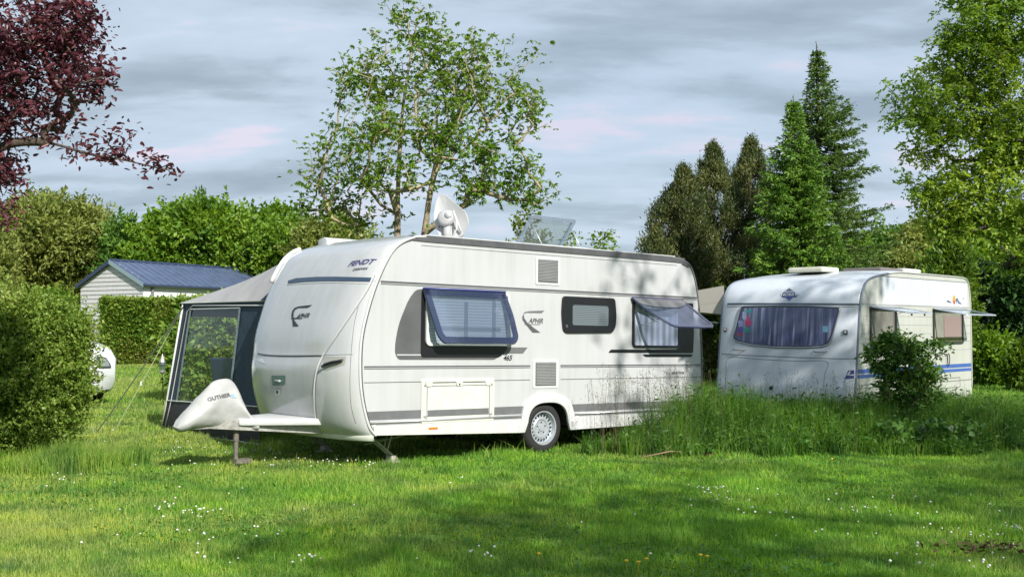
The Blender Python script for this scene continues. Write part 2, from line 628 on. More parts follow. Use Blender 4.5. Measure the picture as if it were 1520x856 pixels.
def in_blobs(blobs, n, rng, shell=0.0):
    """random points in a set of ellipsoids (cx,cy,cz,rx,ry,rz)"""
    B = np.array(blobs, float)
    vol = np.prod(B[:, 3:], axis=1) ** (2 / 3.)
    ids = rng.choice(len(B), n, p=vol / vol.sum())
    d = rng.normal(size=(n, 3)); d /= np.linalg.norm(d, axis=1)[:, None]
    r = rng.uniform(shell ** 3, 1, n) ** (1 / 3.)
    return B[ids, :3] + d * r[:, None] * B[ids, 3:], d


BARK = simple('bark_grey_brown', (0.30, 0.24, 0.15), 0.9, noise=0.5, nscale=9, bump=0.8, bscale=18)
BARKD = simple('bark_dark', (0.055, 0.042, 0.032), 0.9, noise=0.4, nscale=9, bump=0.6)
BARKP = simple('bark_plum', (0.09, 0.065, 0.05), 0.8, noise=0.4, nscale=9, bump=0.5)


def leafy_tree(name, label, base, stems, blobs, ntarget, nleaf, spread, lsize, lmat, bark, seed, rmax=0.12, rtip=0.006,
               group=None, aspect=0.5, droop=0.1, up=0.5, step=0.35, shell=0.0, cat='tree', along=0.0, expo=2.3, crown='crown', shape='leaf', asc=0.0, whorl=1):
    rng = np.random.default_rng(seed)
    root = empty(name, Vector(base), label, cat, group)
    b = np.array(base, float)
    stems = [[np.array(p, float) for p in st] for st in stems]
    tg, _ = in_blobs(blobs, ntarget, rng, shell)
    P, segs, tips, par = skeleton(stems, tg, rng, step=step, rmax=rmax, rtip=rtip, expo=expo, asc=asc)
    v, f = tubes_np(segs, 6)
    np_mesh('trunk', v, f, 4, bark, root, True)
    T = P[tips]
    if along > 0:
        # leaves also along the last stretch of twig
        Q = []
        for t in tips:
            k = t
            for _ in range(3):
                k = par[k]
                if k < 0: break
                Q.append(P[k])
        Q = np.array(Q); Q = Q[rng.random(len(Q)) < along]
        T = np.concatenate([T, Q])
    n = len(T) * nleaf
    pos = np.repeat(T, nleaf, axis=0)
    off = rng.normal(size=(n, 3)) * spread * np.array([1, 1, 0.7])
    pos = pos + off
    if whorl > 1:
        # palmate leaf: fingers fanning out from one point
        m = len(pos)
        nrm = rng.normal(size=(m, 3)); nrm[:, 2] = np.abs(nrm[:, 2]) + 1.2; nrm /= np.linalg.norm(nrm, axis=1)[:, None]
        t1 = np.cross(nrm, rng.normal(size=(m, 3))); t1 /= np.linalg.norm(t1, axis=1)[:, None]; t2 = np.cross(nrm, t1)
        vs = []; fs = []; b_ = 0
        for q in range(whorl):
            a_ = (q - (whorl - 1) / 2) * (4.2 / whorl)
            ax = t1 * math.cos(a_) + t2 * math.sin(a_) - np.array([0, 0, droop])
            sz = lsize * (1 - .10 * abs(q - (whorl - 1) / 2))
            v, f = leaves(pos, sz, np.random.default_rng(seed), up=1.5, aspect=aspect, axis=ax, shape=shape)
            vs.append(v); fs.append(f + b_); b_ += len(v)
        v = np.concatenate(vs); f = np.concatenate(fs)
    else:
        v, f = leaves(pos, lsize, rng, up=up, aspect=aspect, droop=droop, shape=shape)
    np_mesh(crown, v, f, 4, lmat, root)
    return root


def sprays(T, rng, nfrond, nleaf, flen, lsize, aspect=0.45, droop=0.5):
    """pinnate fronds: pairs of leaflets along a thin rachis"""
    n = len(T) * nfrond
    p = np.repeat(T, nfrond, axis=0) + rng.normal(size=(n, 3)) * flen * 0.35
    a = rng.normal(size=(n, 3)); a[:, 2] = a[:, 2] * 0.4 - droop * 0.5
    a /= np.linalg.norm(a, axis=1)[:, None]
    side = np.cross(a, np.array([0, 0, 1.0]) + rng.normal(size=(n, 3)) * 0.3)
    side /= np.linalg.norm(side, axis=1)[:, None] + 1e-9
    L = flen * rng.uniform(0.6, 1.2, n)
    pos = []; ax = []
    for k in range(nleaf):
        u = (k // 2 + 0.6) / (nleaf / 2)
        sgn = 1 if k % 2 else -1
        pos.append(p + a * (L * u)[:, None] + np.array([0, 0, -1.0]) * (L * u * u * 0.35)[:, None])
        ax.append(side * sgn * 0.8 + a * 0.6 + np.array([0, 0, -0.15]))
    pos = np.concatenate(pos); ax = np.concatenate(ax)
    ax /= np.linalg.norm(ax, axis=1)[:, None]
    return pos, ax * 1.0


def lumpy_shell(blobs, n, rng, depth=0.25, lump=0.18, freq=2.2):
    """points near the surface of a union of ellipsoids, with lumps"""
    B = np.array(blobs, float)
    area = (B[:, 3] * B[:, 4] + B[:, 3] * B[:, 5] + B[:, 4] * B[:, 5])
    ids = rng.choice(len(B), n, p=area / area.sum())
    d = rng.normal(size=(n, 3)); d /= np.linalg.norm(d, axis=1)[:, None]
    ph = ids * 1.7
    l = np.sin(d[:, 0] * 5 * freq + ph) * np.sin(d[:, 1] * 4.3 * freq + ph * 2) * np.sin(d[:, 2] * 4.7 * freq + ph)
    l2 = np.sin(d[:, 0] * 13 * freq + ph) * np.sin(d[:, 1] * 11 * freq + ph) * np.sin(d[:, 2] * 12 * freq)
    r = 1 + lump * l + lump * 0.5 * l2 - np.abs(rng.normal(size=n)) * depth
    p = B[ids, :3] + d * r[:, None] * B[ids, 3:]
    # drop points deep inside another blob
    keep = np.ones(n, bool)
    for j in range(len(B)):
        q = (p - B[j, :3]) / B[j, 3:]
        keep &= ~((np.sum(q * q, axis=1) < 0.45) & (ids != j))
    return p[keep], d[keep]


def bush_tree(name, label, blobs, n, lsize, lmat, bark, seed, trunk=None, group=None, depth=0.2, lump=0.16, aspect=0.6,
              up=0.2, cat='tree', axis_up=0.0, freq=2.2, core=0.80, coremat=None, crown='crown', stem='trunk', tr=0.15, sprigs=0, slen=.2):
    rng = np.random.default_rng(seed)
    B = np.array(blobs, float)
    cx, cy = B[:, 0].mean(), B[:, 1].mean()
    gz = float(ground_z(cx, cy))
    root = empty(name, Vector((0, 0, 0)), label, cat, group)
    p, d = lumpy_shell(blobs, n, rng, depth, lump, freq)
    keep = p[:, 2] > gz - 0.05
    p = p[keep]; d = d[keep]
    ax = d * 0.7 + np.array([0, 0, axis_up])
    v, f = leaves(p, lsize, rng, up=up, aspect=aspect, axis=ax)
    # woody inside: many limbs fanning out from the trunk keep the crown opaque where it is thick
    ov = v; of = f
    if sprigs:
        k_ = rng.choice(len(p), sprigs)
        sp = p[k_]; sd_ = d[k_] * .8 + rng.normal(size=(sprigs, 3)) * .35 + np.array([0, 0, .45])
        sd_ /= np.linalg.norm(sd_, axis=1)[:, None]
        ln = slen * rng.uniform(.4, 1.3, sprigs)
        nl = 16
        q = np.concatenate([sp + sd_ * (ln * (j + .5) / nl)[:, None] + rng.normal(size=(sprigs, 3)) * lsize * .25 for j in range(nl)])
        qa = np.tile(sd_ * .7, (nl, 1)) + rng.normal(size=(sprigs * nl, 3)) * .5
        v3, f3 = leaves(q, lsize, rng, up=.3, aspect=aspect, axis=qa)
        v = np.concatenate([v, v3]); f = np.concatenate([f, f3 + len(v) - len(v3)])
        ov, of = v, f
    if core > 0:
        q, dd = in_blobs([(b[0], b[1], b[2], b[3] * core, b[4] * core, b[5] * core) for b in blobs], max(2000, n // 3), rng)
        q = q[q[:, 2] > gz]
        v2, f2 = leaves(q, lsize * 1.5, rng, up=0.0, aspect=0.8)
        ov = np.concatenate([v, v2]); of = np.concatenate([f, f2 + len(v)])
    np_mesh(crown, ov, of, 4, lmat, root)
    tg, _ = in_blobs([(b[0], b[1], b[2], b[3] * .8, b[4] * .8, b[5] * .8) for b in blobs], 60 * len(blobs), rng)
    top = B[:, 2].max()
    st = [[np.array([cx, cy, gz - 0.1]), np.array([cx + .05, cy, gz + (top - gz) * .25]), np.array([cx, cy + .05, gz + (top - gz) * .55]), np.array([cx - .05, cy, top])]]
    P, segs, tips, par = skeleton(st, tg, rng, step=0.6, rmax=tr, rtip=0.01)
    v, f = tubes_np(segs, 5)
    np_mesh(stem, v, f, 4, bark, root, True)
    root.location = (cx, cy, gz)
    for ch in root.children: ch.location = (-cx, -cy, -gz)
    return root


def px_at(px, py, d):
    """point on the photo's ray (px,py) at forward distance y=d"""
    r = ray(px, py)
    return EYEV + r * (d / r.y)


def fit_tree(cx_px, top_px, w_px, d):
    """centre x, top z, width in metres of a far crown"""
    p = px_at(cx_px, top_px, d)
    return p.x, p.z, w_px * d / F


# ------------------------------------------------------------------ ground
def build_ground():
    m, nt, p = mat_new('lawn_soil_and_turf'); L = nt.links.new
    tc = N(nt, 'ShaderNodeTexCoord')
    n1 = N(nt, 'ShaderNodeTexNoise', inp={'Scale': 0.45, 'Detail': 7.0, 'Roughness': 0.65})
    n2 = N(nt, 'ShaderNodeTexNoise', inp={'Scale': 26.0, 'Detail': 5.0, 'Roughness': 0.7})
    L(tc.outputs['Object'], n1.inputs[0]); L(tc.outputs['Object'], n2.inputs[0])
    r1 = ramp(nt, [(0.35, (0.06, 0.13, 0.014)), (0.5, (0.09, 0.17, 0.018)), (0.65, (0.15, 0.19, 0.03))])
    r2 = ramp(nt, [(0.3, (0.35,) * 3), (0.7, (1.25,) * 3)])
    L(n1.outputs[0], r1.inputs[0]); L(n2.outputs[0], r2.inputs[0])
    mx = N(nt, 'ShaderNodeMixRGB', blend_type='MULTIPLY', inp={0: 0.8})
    L(r1.outputs[0], mx.inputs[1]); L(r2.outputs[0], mx.inputs[2]); L(mx.outputs[0], p.inputs['Base Color'])
    p.inputs['Roughness'].default_value = 0.95
    p.inputs['Specular IOR Level'].default_value = 0.1
    b = N(nt, 'ShaderNodeBump', inp={'Strength': 0.8, 'Distance': 0.04})
    L(n2.outputs[0], b.inputs['Height']); L(b.outputs[0], p.inputs['Normal'])
    ys = [-60, -30, -10, 0, 4, 8, 12, 14, 15, 16, 18, 20, 25, 30, 40, 50, 70, 100, 200, 500, 1500]
    xs = [-1200, -400, -150, -60, -30, -15, -8, -4, 0, 4, 8, 15, 30, 60, 150, 400, 1200]
    mb = MB()
    vs = [(x, y, min(3.0, float(ground_z(x, y)))) for y in ys for x in xs]
    nx = len(xs)
    fs = [(j * nx + i, j * nx + i + 1, (j + 1) * nx + i + 1, (j + 1) * nx + i) for j in range(len(ys) - 1) for i in range(nx - 1)]
    mb.add(vs, fs)
    g = mb.build('ground', m, recalc=False)
    set_props(g, 'mown lawn with dry yellow patches', 'lawn', kind='structure')
    return g


build_ground()

GRASS = None


def grass_material(name, green, dry, dryamt=0.5, trans=0.4, val=1.0):
    m = bpy.data.materials.new(name); m.use_nodes = True
    nt = m.node_tree; nt.nodes.clear(); L = nt.links.new
    out = N(nt, 'ShaderNodeOutputMaterial')
    geo = N(nt, 'ShaderNodeNewGeometry'); tc = N(nt, 'ShaderNodeTexCoord')
    r = ramp(nt, [(0.0, green[0]), (0.5, green[1]), (1.0, green[2])])
    L(geo.outputs['Random Per Island'], r.inputs[0])
    n1 = N(nt, 'ShaderNodeTexNoise', inp={'Scale': 0.42, 'Detail': 8.0, 'Roughness': 0.68})
    L(tc.outputs['Object'], n1.inputs[0])
    # drier towards the near left part of the lawn
    sep = N(nt, 'ShaderNodeSeparateXYZ'); L(tc.outputs['Object'], sep.inputs[0])
    mx_ = N(nt, 'ShaderNodeMapRange', inp={1: -5.0, 2: 2.0, 3: 0.10, 4: -0.09})
    L(sep.outputs[0], mx_.inputs[0])
    ad = N(nt, 'ShaderNodeMath', operation='ADD'); L(n1.outputs[0], ad.inputs[0]); L(mx_.outputs[0], ad.inputs[1])
    wn_ = N(nt, 'ShaderNodeMath', operation='MULTIPLY_ADD', inp={1: 0.25, 2: -0.12})
    L(geo.outputs['Random Per Island'], wn_.inputs[0])
    ad2 = N(nt, 'ShaderNodeMath', operation='ADD'); L(ad.outputs[0], ad2.inputs[0]); L(wn_.outputs[0], ad2.inputs[1])
    mr = N(nt, 'ShaderNodeMapRange', inp={1: 0.44, 2: 0.66, 3: 0.0, 4: dryamt})
    L(ad2.outputs[0], mr.inputs[0])
    mx = N(nt, 'ShaderNodeMixRGB', inp={2: (*dry, 1)})
    L(mr.outputs[0], mx.inputs[0]); L(r.outputs[0], mx.inputs[1])
    # darker, bluer clumps of another grass
    n3 = N(nt, 'ShaderNodeTexNoise', inp={'Scale': 1.7, 'Detail': 5.0, 'Roughness': 0.6})
    mp3 = N(nt, 'ShaderNodeMapping', inp={1: (31.0, 7.0, 0.0)}); L(tc.outputs['Object'], mp3.inputs[0]); L(mp3.outputs[0], n3.inputs[0])
    r3 = ramp(nt, [(0.33, (0.42, 0.55, 0.65)), (0.50, (1, 1, 1)), (0.66, (1.3, 1.2, 0.9))])
    L(n3.outputs[0], r3.inputs[0])
    m3 = N(nt, 'ShaderNodeMixRGB', blend_type='MULTIPLY', inp={0: 1.0})
    L(mx.outputs[0], m3.inputs[1]); L(r3.outputs[0], m3.inputs[2])
    pr = N(nt, 'ShaderNodeBsdfPrincipled', inp={'Roughness': 0.5}); pr.inputs['Specular IOR Level'].default_value = 0.3
    L(m3.outputs[0], pr.inputs['Base Color'])
    hs = N(nt, 'ShaderNodeHueSaturation', inp={'Hue': 0.495, 'Saturation': 1.05, 'Value': 1.5})
    L(m3.outputs[0], hs.inputs['Color'])
    tr = N(nt, 'ShaderNodeBsdfTranslucent'); L(hs.outputs[0], tr.inputs[0])
    ms = N(nt, 'ShaderNodeMixShader', inp={0: trans})
    L(pr.outputs[0], ms.inputs[1]); L(tr.outputs[0], ms.inputs[2]); L(ms.outputs[0], out.inputs[0])
    return m


def blades(x, y, h, w, rng, lean=0.45, z0=None):
    n = len(x)
    z = ground_z(x, y) if z0 is None else z0
    az = rng.uniform(0, 2 * np.pi, n); fa = rng.uniform(-0.9, 0.9, n)  # blade faces roughly to the viewer or away
    ln = np.abs(rng.normal(size=n)) * lean * h
    dx, dy = np.cos(az) * ln, np.sin(az) * ln
    bx, by = np.cos(fa) * w, np.sin(fa) * w
    V = np.empty((n, 6, 3))
    V[:, 0] = np.stack([x - bx, y - by, z - 0.01], 1)
    V[:, 1] = np.stack([x + bx, y + by, z - 0.01], 1)
    V[:, 2] = np.stack([x + bx * .75 + dx * .3, y + by * .75 + dy * .3, z + h * .55], 1)
    V[:, 3] = np.stack([x - bx * .75 + dx * .3, y - by * .75 + dy * .3, z + h * .55], 1)
    V[:, 4] = np.stack([x + bx * .1 + dx, y + by * .1 + dy, z + h * (1 - 0.15 * np.minimum(1, ln / h))], 1)
    V[:, 5] = np.stack([x - bx * .1 + dx, y - by * .1 + dy, z + h * (1 - 0.15 * np.minimum(1, ln / h))], 1)
    k = np.arange(n)[:, None] * 6
    Fq = np.concatenate([k + np.array([[0, 1, 2, 3]]), k + np.array([[3, 2, 4, 5]])], axis=1).reshape(-1, 4)
    return V.reshape(-1, 3), Fq


def vnoise(x, y, s, seed):
    r = np.random.default_rng(seed); g = r.random((64, 64))
    u = x * s; v = y * s
    i = np.floor(u).astype(int); j = np.floor(v).astype(int); a = u - i; b = v - j
    a = a * a * (3 - 2 * a); b = b * b * (3 - 2 * b)
    i %= 64; j %= 64; i2 = (i + 1) % 64; j2 = (j + 1) % 64
    return g[i, j] * (1 - a) * (1 - b) + g[i2, j] * a * (1 - b) + g[i, j2] * (1 - a) * b + g[i2, j2] * a * b


def build_lawn():
    rng = np.random.default_rng(11)
    n = 640000
    # density falls with distance so that it looks even from the camera
    u = rng.random(n); d = 6.2 * (62 / 6.2) ** u
    x = rng.uniform(-0.56, 0.58, n) * d
    keep = np.ones(n, bool)
    x, d = x[keep], d[keep]; n = len(x)
    hn = vnoise(x + 50, d + 50, 1.3, 3) * 0.6 + vnoise(x + 50, d + 50, 4.0, 4) * 0.4
    h = (0.022 + 0.052 * hn ** 1.3) * rng.uniform(0.6, 1.35, n)
    h *= 1 + 0.9 * (rng.random(n) < 0.03)
    tuft = vnoise(x + 33, d + 71, 3.1, 14) * vnoise(x + 11, d + 5, 0.9, 15)
    h *= 1 + 1.3 * np.clip((tuft - 0.42) * 5, 0, 1)
    h = np.maximum(h, 0.0016 * d) * np.where(d > 16, 1.25, 1)
    w = 0.0019 * (d / 7) ** 0.85 * rng.uniform(0.7, 1.3, n)
    v, f = blades(x, d, h, w, rng, lean=0.75)
    m = grass_material('short_grass', ((0.075, 0.21, 0.022), (0.15, 0.34, 0.032), (0.28, 0.46, 0.055)), (0.48, 0.44, 0.15), 0.55)
    g = np_mesh('lawn_grass', v, f, 4, m)
    set_props(g, 'short mown grass covering the whole lawn', 'grass', kind='stuff')
    # flat clover leaves between the blades
    n = 22000
    u = rng.random(n); d = 6.3 * (20 / 6.3) ** u; x = rng.uniform(-0.5, 0.5, n) * d
    k = vnoise(x + 90, d + 20, 0.8, 9) > 0.52
    x, d = x[k], d[k]
    pos = np.stack([x, d, ground_z(x, d) + rng.uniform(0.015, 0.045, len(x))], 1)
    v, f = leaves(pos, 0.028, rng, up=2.0, aspect=0.95)
    m2 = leafmat('clover_leaf', [(0.05, 0.15, 0.03), (0.08, 0.21, 0.035), (0.12, 0.27, 0.045)], 0.3)
    g = np_mesh('clover_leaves', v, f, 4, m2)
    set_props(g, 'clover leaves spread low through the lawn', 'clover', kind='stuff')


def build_flowers():
    rng = np.random.default_rng(5)
    pts = []
    def scatter(px0, px1, py0, py1, n, cl=0.5):
        c = [(rng.uniform(px0, px1), rng.uniform(py0, py1)) for _ in range(max(1, n // 8))]
        for _ in range(n):
            if rng.random() < cl:
                a, b = c[rng.integers(len(c))]; px, py = a + rng.normal() * 14, b + rng.normal() * 4
            else: px, py = rng.uniform(px0, px1), rng.uniform(py0, py1)
            r = ray(px, py)
            if r.z >= -0.02: continue
            t = -EYE / r.z; pts.append((r.x * t, r.y * t))
    scatter(255, 560, 655, 700, 110); scatter(560, 780, 655, 668, 26); scatter(60, 560, 690, 780, 45)
    scatter(1020, 1150, 730, 770, 26); scatter(1150, 1520, 740, 810, 55); scatter(100, 450, 790, 850, 30)
    scatter(1300, 1520, 810, 856, 18); scatter(600, 1000, 700, 850, 14); scatter(150, 260, 640, 690, 22)
    mb = MB(); sm = MB()
    for x, y in pts:
        z = float(ground_z(x, y)); h = rng.uniform(0.05, 0.085); r = rng.uniform(0.006, 0.011)
        sm.tube([(x, y, z), (x + .005, y, z + h)], 0.0012, 3, cap=False)
        k = 7
        prof = [(0.15 * r, -0.8 * r), (r, -0.1 * r), (r * .8, 0.6 * r), (0.1 * r, 0.95 * r)]
        mb.lathe(prof, (x + .005, y, z + h), 'z', 6)
    o = mb.build('white_clover_flowers', simple('white_petals', (0.62, 0.60, 0.55), 0.7), recalc=False)
    set_props(o, 'scattered white clover flower heads dotting the lawn', 'flowers', kind='stuff')
    mb = MB()
    for px, py in ((930, 849), (948, 851), (1040, 840), (1050, 842), (800, 838), (1235, 690), (1090, 672), (960, 846)):
        r = ray(px, py); t = -EYE / r.z; x, y = r.x * t, r.y * t
        mb.lathe([(0.001, 0.065), (0.012, 0.07), (0.014, 0.078), (0.002, 0.083)], (x, y, 0), 'z', 8)
        mb.tube([(x, y, 0), (x, y, 0.068)], 0.0015, 3)
    o = mb.build('yellow_dandelion_flowers', simple('yellow_petals', (0.75, 0.5, 0.02), 0.7), recalc=False)
    set_props(o, 'a few yellow dandelion heads at the front of the lawn', 'flowers', kind='stuff')


def inside_box(P, x, y, x0, x1, y0, y1):
    """mask of world xy falling in a footprint given in a pose's own axes"""
    I = np.array(P.I)
    lx = I[0, 0] * x + I[0, 1] * y + I[0, 3]; ly = I[1, 0] * x + I[1, 1] * y + I[1, 3]
    return (lx > x0) & (lx < x1) & (ly > y0) & (ly < y1)


def build_litter():
    rng = np.random.default_rng(61)
    P = []
    for px, py, sx, sy, n in ((988, 677, 16, 3, 90), (1052, 680, 12, 3, 40), (1470, 822, 45, 4, 130), (1380, 645, 60, 8, 160), (1480, 655, 30, 8, 90)):
        for _ in range(n):
            a, b = px + rng.normal() * sx, min(855, py + rng.normal() * sy)
            r = ray(a, b); t = -EYE / r.z
            P.append((r.x * t, r.y * t, .02 + float(ground_z(0, r.y * t)) + rng.uniform(0, .05)))
    v, f = leaves(np.array(P), .04, rng, up=1.2, aspect=.6)
    g = np_mesh('leaf_litter', v, f, 4, leafmat('dead_leaf', [(.05, .03, .012), (.09, .055, .025), (.14, .09, .04)], .1))
    set_props(g, 'brown dead leaves and bare patches in the lawn', 'leaf litter', kind='stuff')
    p = ground_hit(980, 682)
    r = empty('fallen_branch', p, 'pale dead stick lying at the foot of the tall grass', 'branch')
    MB().tube([(-.22, 0, .03), (-.05, .03, .06), (.12, 0, .10), (.26, .05, .09)], [.008, .011, .010, .005], 6).build('stick', simple('dead_wood', (.28, .20, .10), .9, noise=.3), r, smooth=True)
    MB().tube([(.05, .02, .08), (.13, .05, .16)], [.006, .003], 5).build('twig', simple('dead_twig', (.22, .15, .08), .9), r, smooth=True)


def build_tall_grass():
    rng = np.random.default_rng(21)
    m = grass_material('tall_grass_blades', ((0.030, 0.095, 0.010), (0.070, 0.185, 0.014), (0.17, 0.30, 0.04)), (0.26, 0.24, 0.09), 0.35, trans=0.45)
    # --- the wild strip in front of the two caravans
    n = 115000
    x = rng.uniform(0.85, 9.8, n); y = rng.uniform(13.3, 19.6, n)
    front = 13.45 + 0.25 * np.sin(x * 2.1) + 0.55 * vnoise(x, y * 0, 1.2, 8) + 0.5 * vnoise(x, y * 0, 4.2, 18) + np.clip((x - 4.0) * 0.18, 0, 0.9)
    left = 0.95 + 0.25 * np.sin(y * 3)
    k = (y > front) & (x > left + np.maximum(0, (y - 14.2)) * 1.0) & (x < 0.5 * y)
    k &= ~inside_box(PA, x, y, -3.3, 3.25, -0.12, 2.8) & ~inside_box(PB, x, y, -0.35, 5.1, -0.12, 2.9)
    # thin out behind: only what rises above the front rows matters
    k &= ~((y > 17.6) & (x < 4.6))
    k &= (rng.random(n) < np.where(y < front + 1.6, 1.0, 0.55))
    x, y, front = x[k], y[k], front[k]
    edge = np.clip((y - front) / 0.9, 0.0, 1) * np.clip((x - 0.9) / 0.8, 0.25, 1)
    hn = vnoise(x + 10, y, 1.4, 31) * 0.5 + vnoise(x, y + 10, 5.0, 32) * 0.5
    h = (0.20 + 0.50 * edge ** 0.8) * (0.35 + 1.0 * hn) * rng.uniform(0.6, 1.2, len(x))
    h *= np.where(x > 7.1, 0.72, 1.0) * np.where(x > 3.2, 0.86, 1.0)
    w = 0.0042 * rng.uniform(0.6, 1.3, len(x))
    v, f = blades(x, y, h, w, rng, lean=0.42)
    g = np_mesh('tall_grass', v, f, 4, m)
    set_props(g, 'knee high wild grass growing in front of both caravans', 'grass', kind='stuff')
    # --- leafy weeds standing between the blades
    q = rng.random(len(x)) < 0.075
    wx, wy, wh = x[q], y[q], h[q]
    pp = np.concatenate([np.stack([wx + rng.normal(size=len(wx)) * .02, wy + rng.normal(size=len(wx)) * .02, ground_z(wx, wy) + wh * t_], 1) for t_ in (.35, .55, .75, .9)])
    v, f = leaves(pp, .065, rng, up=1.0, aspect=.5, droop=.1, shape='hex')
    g = np_mesh('wild_weeds', v, f, 4, leafmat('weed_leaf', [(.03, .09, .015), (.06, .15, .025), (.12, .24, .04)], .35, cscale=2.0))
    set_props(g, 'leafy weeds mixed through the tall wild grass', 'weeds', kind='stuff')
    # --- flowering stems with loose heads
    sx = []; sy = []
    n = 620
    px = rng.uniform(875, 1290, n); 
    yy = rng.uniform(13.9, 16.8, n); xx = (px - CX) / F * yy
    wgt = np.exp(-((px - 960) / 75.0) ** 2) + 0.28
    k = (rng.random(n) < wgt) & ~inside_box(PA, xx, yy, -3.3, 3.25, -0.1, 2.8) & ~inside_box(PB, xx, yy, -.35, 5, -.1, 2.8)
    xx, yy, px = xx[k], yy[k], px[k]
    segs = []; hp = []; ha = []
    for a, b, p in zip(xx, yy, px):
        hh = rng.uniform(0.72, 1.12) * (1.0 if p < 1080 else 0.9); z = float(ground_z(a, b)); ln = rng.normal(size=2) * 0.08
        p0 = np.array([a, b, z]); p1 = np.array([a + ln[0] * .4, b + ln[1] * .4, z + hh * .6]); p2 = np.array([a + ln[0], b + ln[1], z + hh])
        segs.append((p0, p1, 0.0018, 0.0014)); segs.append((p1, p2, 0.0014, 0.0008))
        for q in range(rng.integers(8, 20)):
            t = rng.uniform(0.72, 1.0); c = p1 + (p2 - p1) * ((t - .5) / .5)
            hp.append(c + rng.normal(size=3) * np.array([0.018, 0.018, 0.01]) * (1.15 - t) * 4); ha.append((p2 - p1) + rng.normal(size=3) * .1)
    v, f = tubes_np(segs, 3)
    v2, f2 = leaves(np.array(hp), 0.020, rng, up=0.2, aspect=0.35, axis=np.array(ha))
    g = empty('flowering_grass_stems', (0, 0, 0))
    bpy.data.objects.remove(g)
    vv = np.concatenate([v, v2]); ff = np.concatenate([f, f2 + len(v)])
    ms = grass_material('seed_heads', ((0.07, 0.12, 0.04), (0.13, 0.15, 0.07), (0.22, 0.15, 0.11)), (0.24, 0.16, 0.11), 0.5)
    g = np_mesh('flowering_grass', vv, ff, 4, ms)
    set_props(g, 'tall grass stems with loose reddish seed heads above the wild strip', 'grass', kind='stuff')
    # --- longer tufts at the foot of the left hedge
    n = 15000
    x = rng.uniform(-6.6, -4.1, n); y = rng.uniform(11.6, 13.2, n)
    k = (y > 11.75 + 0.5 * np.abs(np.sin(x * 2)) + np.clip((x + 5.0), 0, 1) * 1.0)
    x, y = x[k], y[k]
    h = rng.uniform(0.10, 0.34, len(x)) * (0.6 + 0.8 * vnoise(x, y, 2.5, 77))
    v, f = blades(x, y, h, 0.0035 * rng.uniform(.7, 1.3, len(x)), rng, lean=0.35)
    g = np_mesh('hedge_foot_grass', v, f, 4, grass_material('fresh_tufts', ((0.07, 0.19, 0.015), (0.14, 0.31, 0.025), (0.27, 0.42, 0.05)), (0.40, 0.38, 0.14), 0.4))
    set_props(g, 'longer uncut grass tufts along the foot of the left shrub', 'grass', kind='stuff')


# ------------------------------------------------------------------ lettering
def text_pts(body, size, shear=0.0, font=None, res=4):
    cu = bpy.data.curves.new('lettering', 'FONT'); cu.body = body; cu.size = size; cu.shear = shear
    cu.resolution_u = res; cu.fill_mode = 'FRONT'; cu.align_x = 'CENTER'; cu.align_y = 'CENTER'
    cu.offset = size * 0.025
    o = bpy.data.objects.new('lettering', cu); COL.objects.link(o)
    dg = bpy.context.evaluated_depsgraph_get(); dg.update()
    me = bpy.data.meshes.new_from_object(o.evaluated_get(dg))
    v = [tuple(p.co) for p in me.vertices]; f = [list(p.vertices) for p in me.polygons]
    bpy.data.objects.remove(o); bpy.data.meshes.remove(me); bpy.data.curves.remove(cu)
    return v, f


def text_on(body, size, M, name, mat, parent, shear=0.0, bvh=None, sx=1.0, off=0.004, label=None):
    """M maps (u,v,0) to parent space; bvh wraps it on a curved panel"""
    v, f = text_pts(body, size, shear)
    nrm = (M.to_3x3() @ Vector((0, 0, 1))).normalized()
    out = []
    for x, y, z in v:
        p = M @ Vector((x * sx, y, 0))
        if bvh is not None:
            h = bvh.ray_cast(p + nrm * 0.5, -nrm)
            if h[0] is not None: p = h[0]
        out.append(p + nrm * off)
    return MB().add(out, f).build(name, mat, parent, recalc=False, label=label)


def fill2d(poly, maxlen=0.0):
    """triangulated polygon with the given outline, cut finer where it must follow a curve"""
    bm = bmesh.new()
    vs = [bm.verts.new((p[0], p[1], 0)) for p in poly]
    bm.faces.new(vs)
    bm.normal_update()
    bmesh.ops.triangulate(bm, faces=bm.faces, ngon_method='EAR_CLIP')
    for _ in range(7 if maxlen else 0):
        es = [e for e in bm.edges if e.calc_length() > maxlen]
        if not es: break
        bmesh.ops.subdivide_edges(bm, edges=es, cuts=1)
        bmesh.ops.triangulate(bm, faces=[f for f in bm.faces if len(f.verts) > 3])
    bm.verts.index_update()
    v = [tuple(x.co) for x in bm.verts]; f = [[q.index for q in fc.verts] for fc in bm.faces]
    bm.free()
    return v, f


def px_decal(pose, bvh, poly, name, mat, parent, off=0.004, smoothn=0, label=None):
    """outline measured on the photo, laid on the panel it belongs to"""
    if smoothn: poly = [(p.x, p.y) for p in spline([(a, b, 0) for a, b in poly], smoothn, True)]
    v, f = fill2d(poly, 5.0)
    out = []
    for x, y, z in v:
        l, n = pose.hit(bvh, x, y); out.append(l + n * off)
    return MB().add(out, f).build(name, mat, parent, recalc=False, label=label)


def px_line(pose, bvh, pts, r, name, mat, parent, n=6, lift=0.0, label=None, seg=6):
    P = []
    for q in spline([(a, b, 0) for a, b in pts], n):
        l, nn = pose.hit(bvh, q.x, q.y); P.append(l + nn * lift)
    return MB().tube(P, r, seg).build(name, mat, parent, smooth=True, label=label)


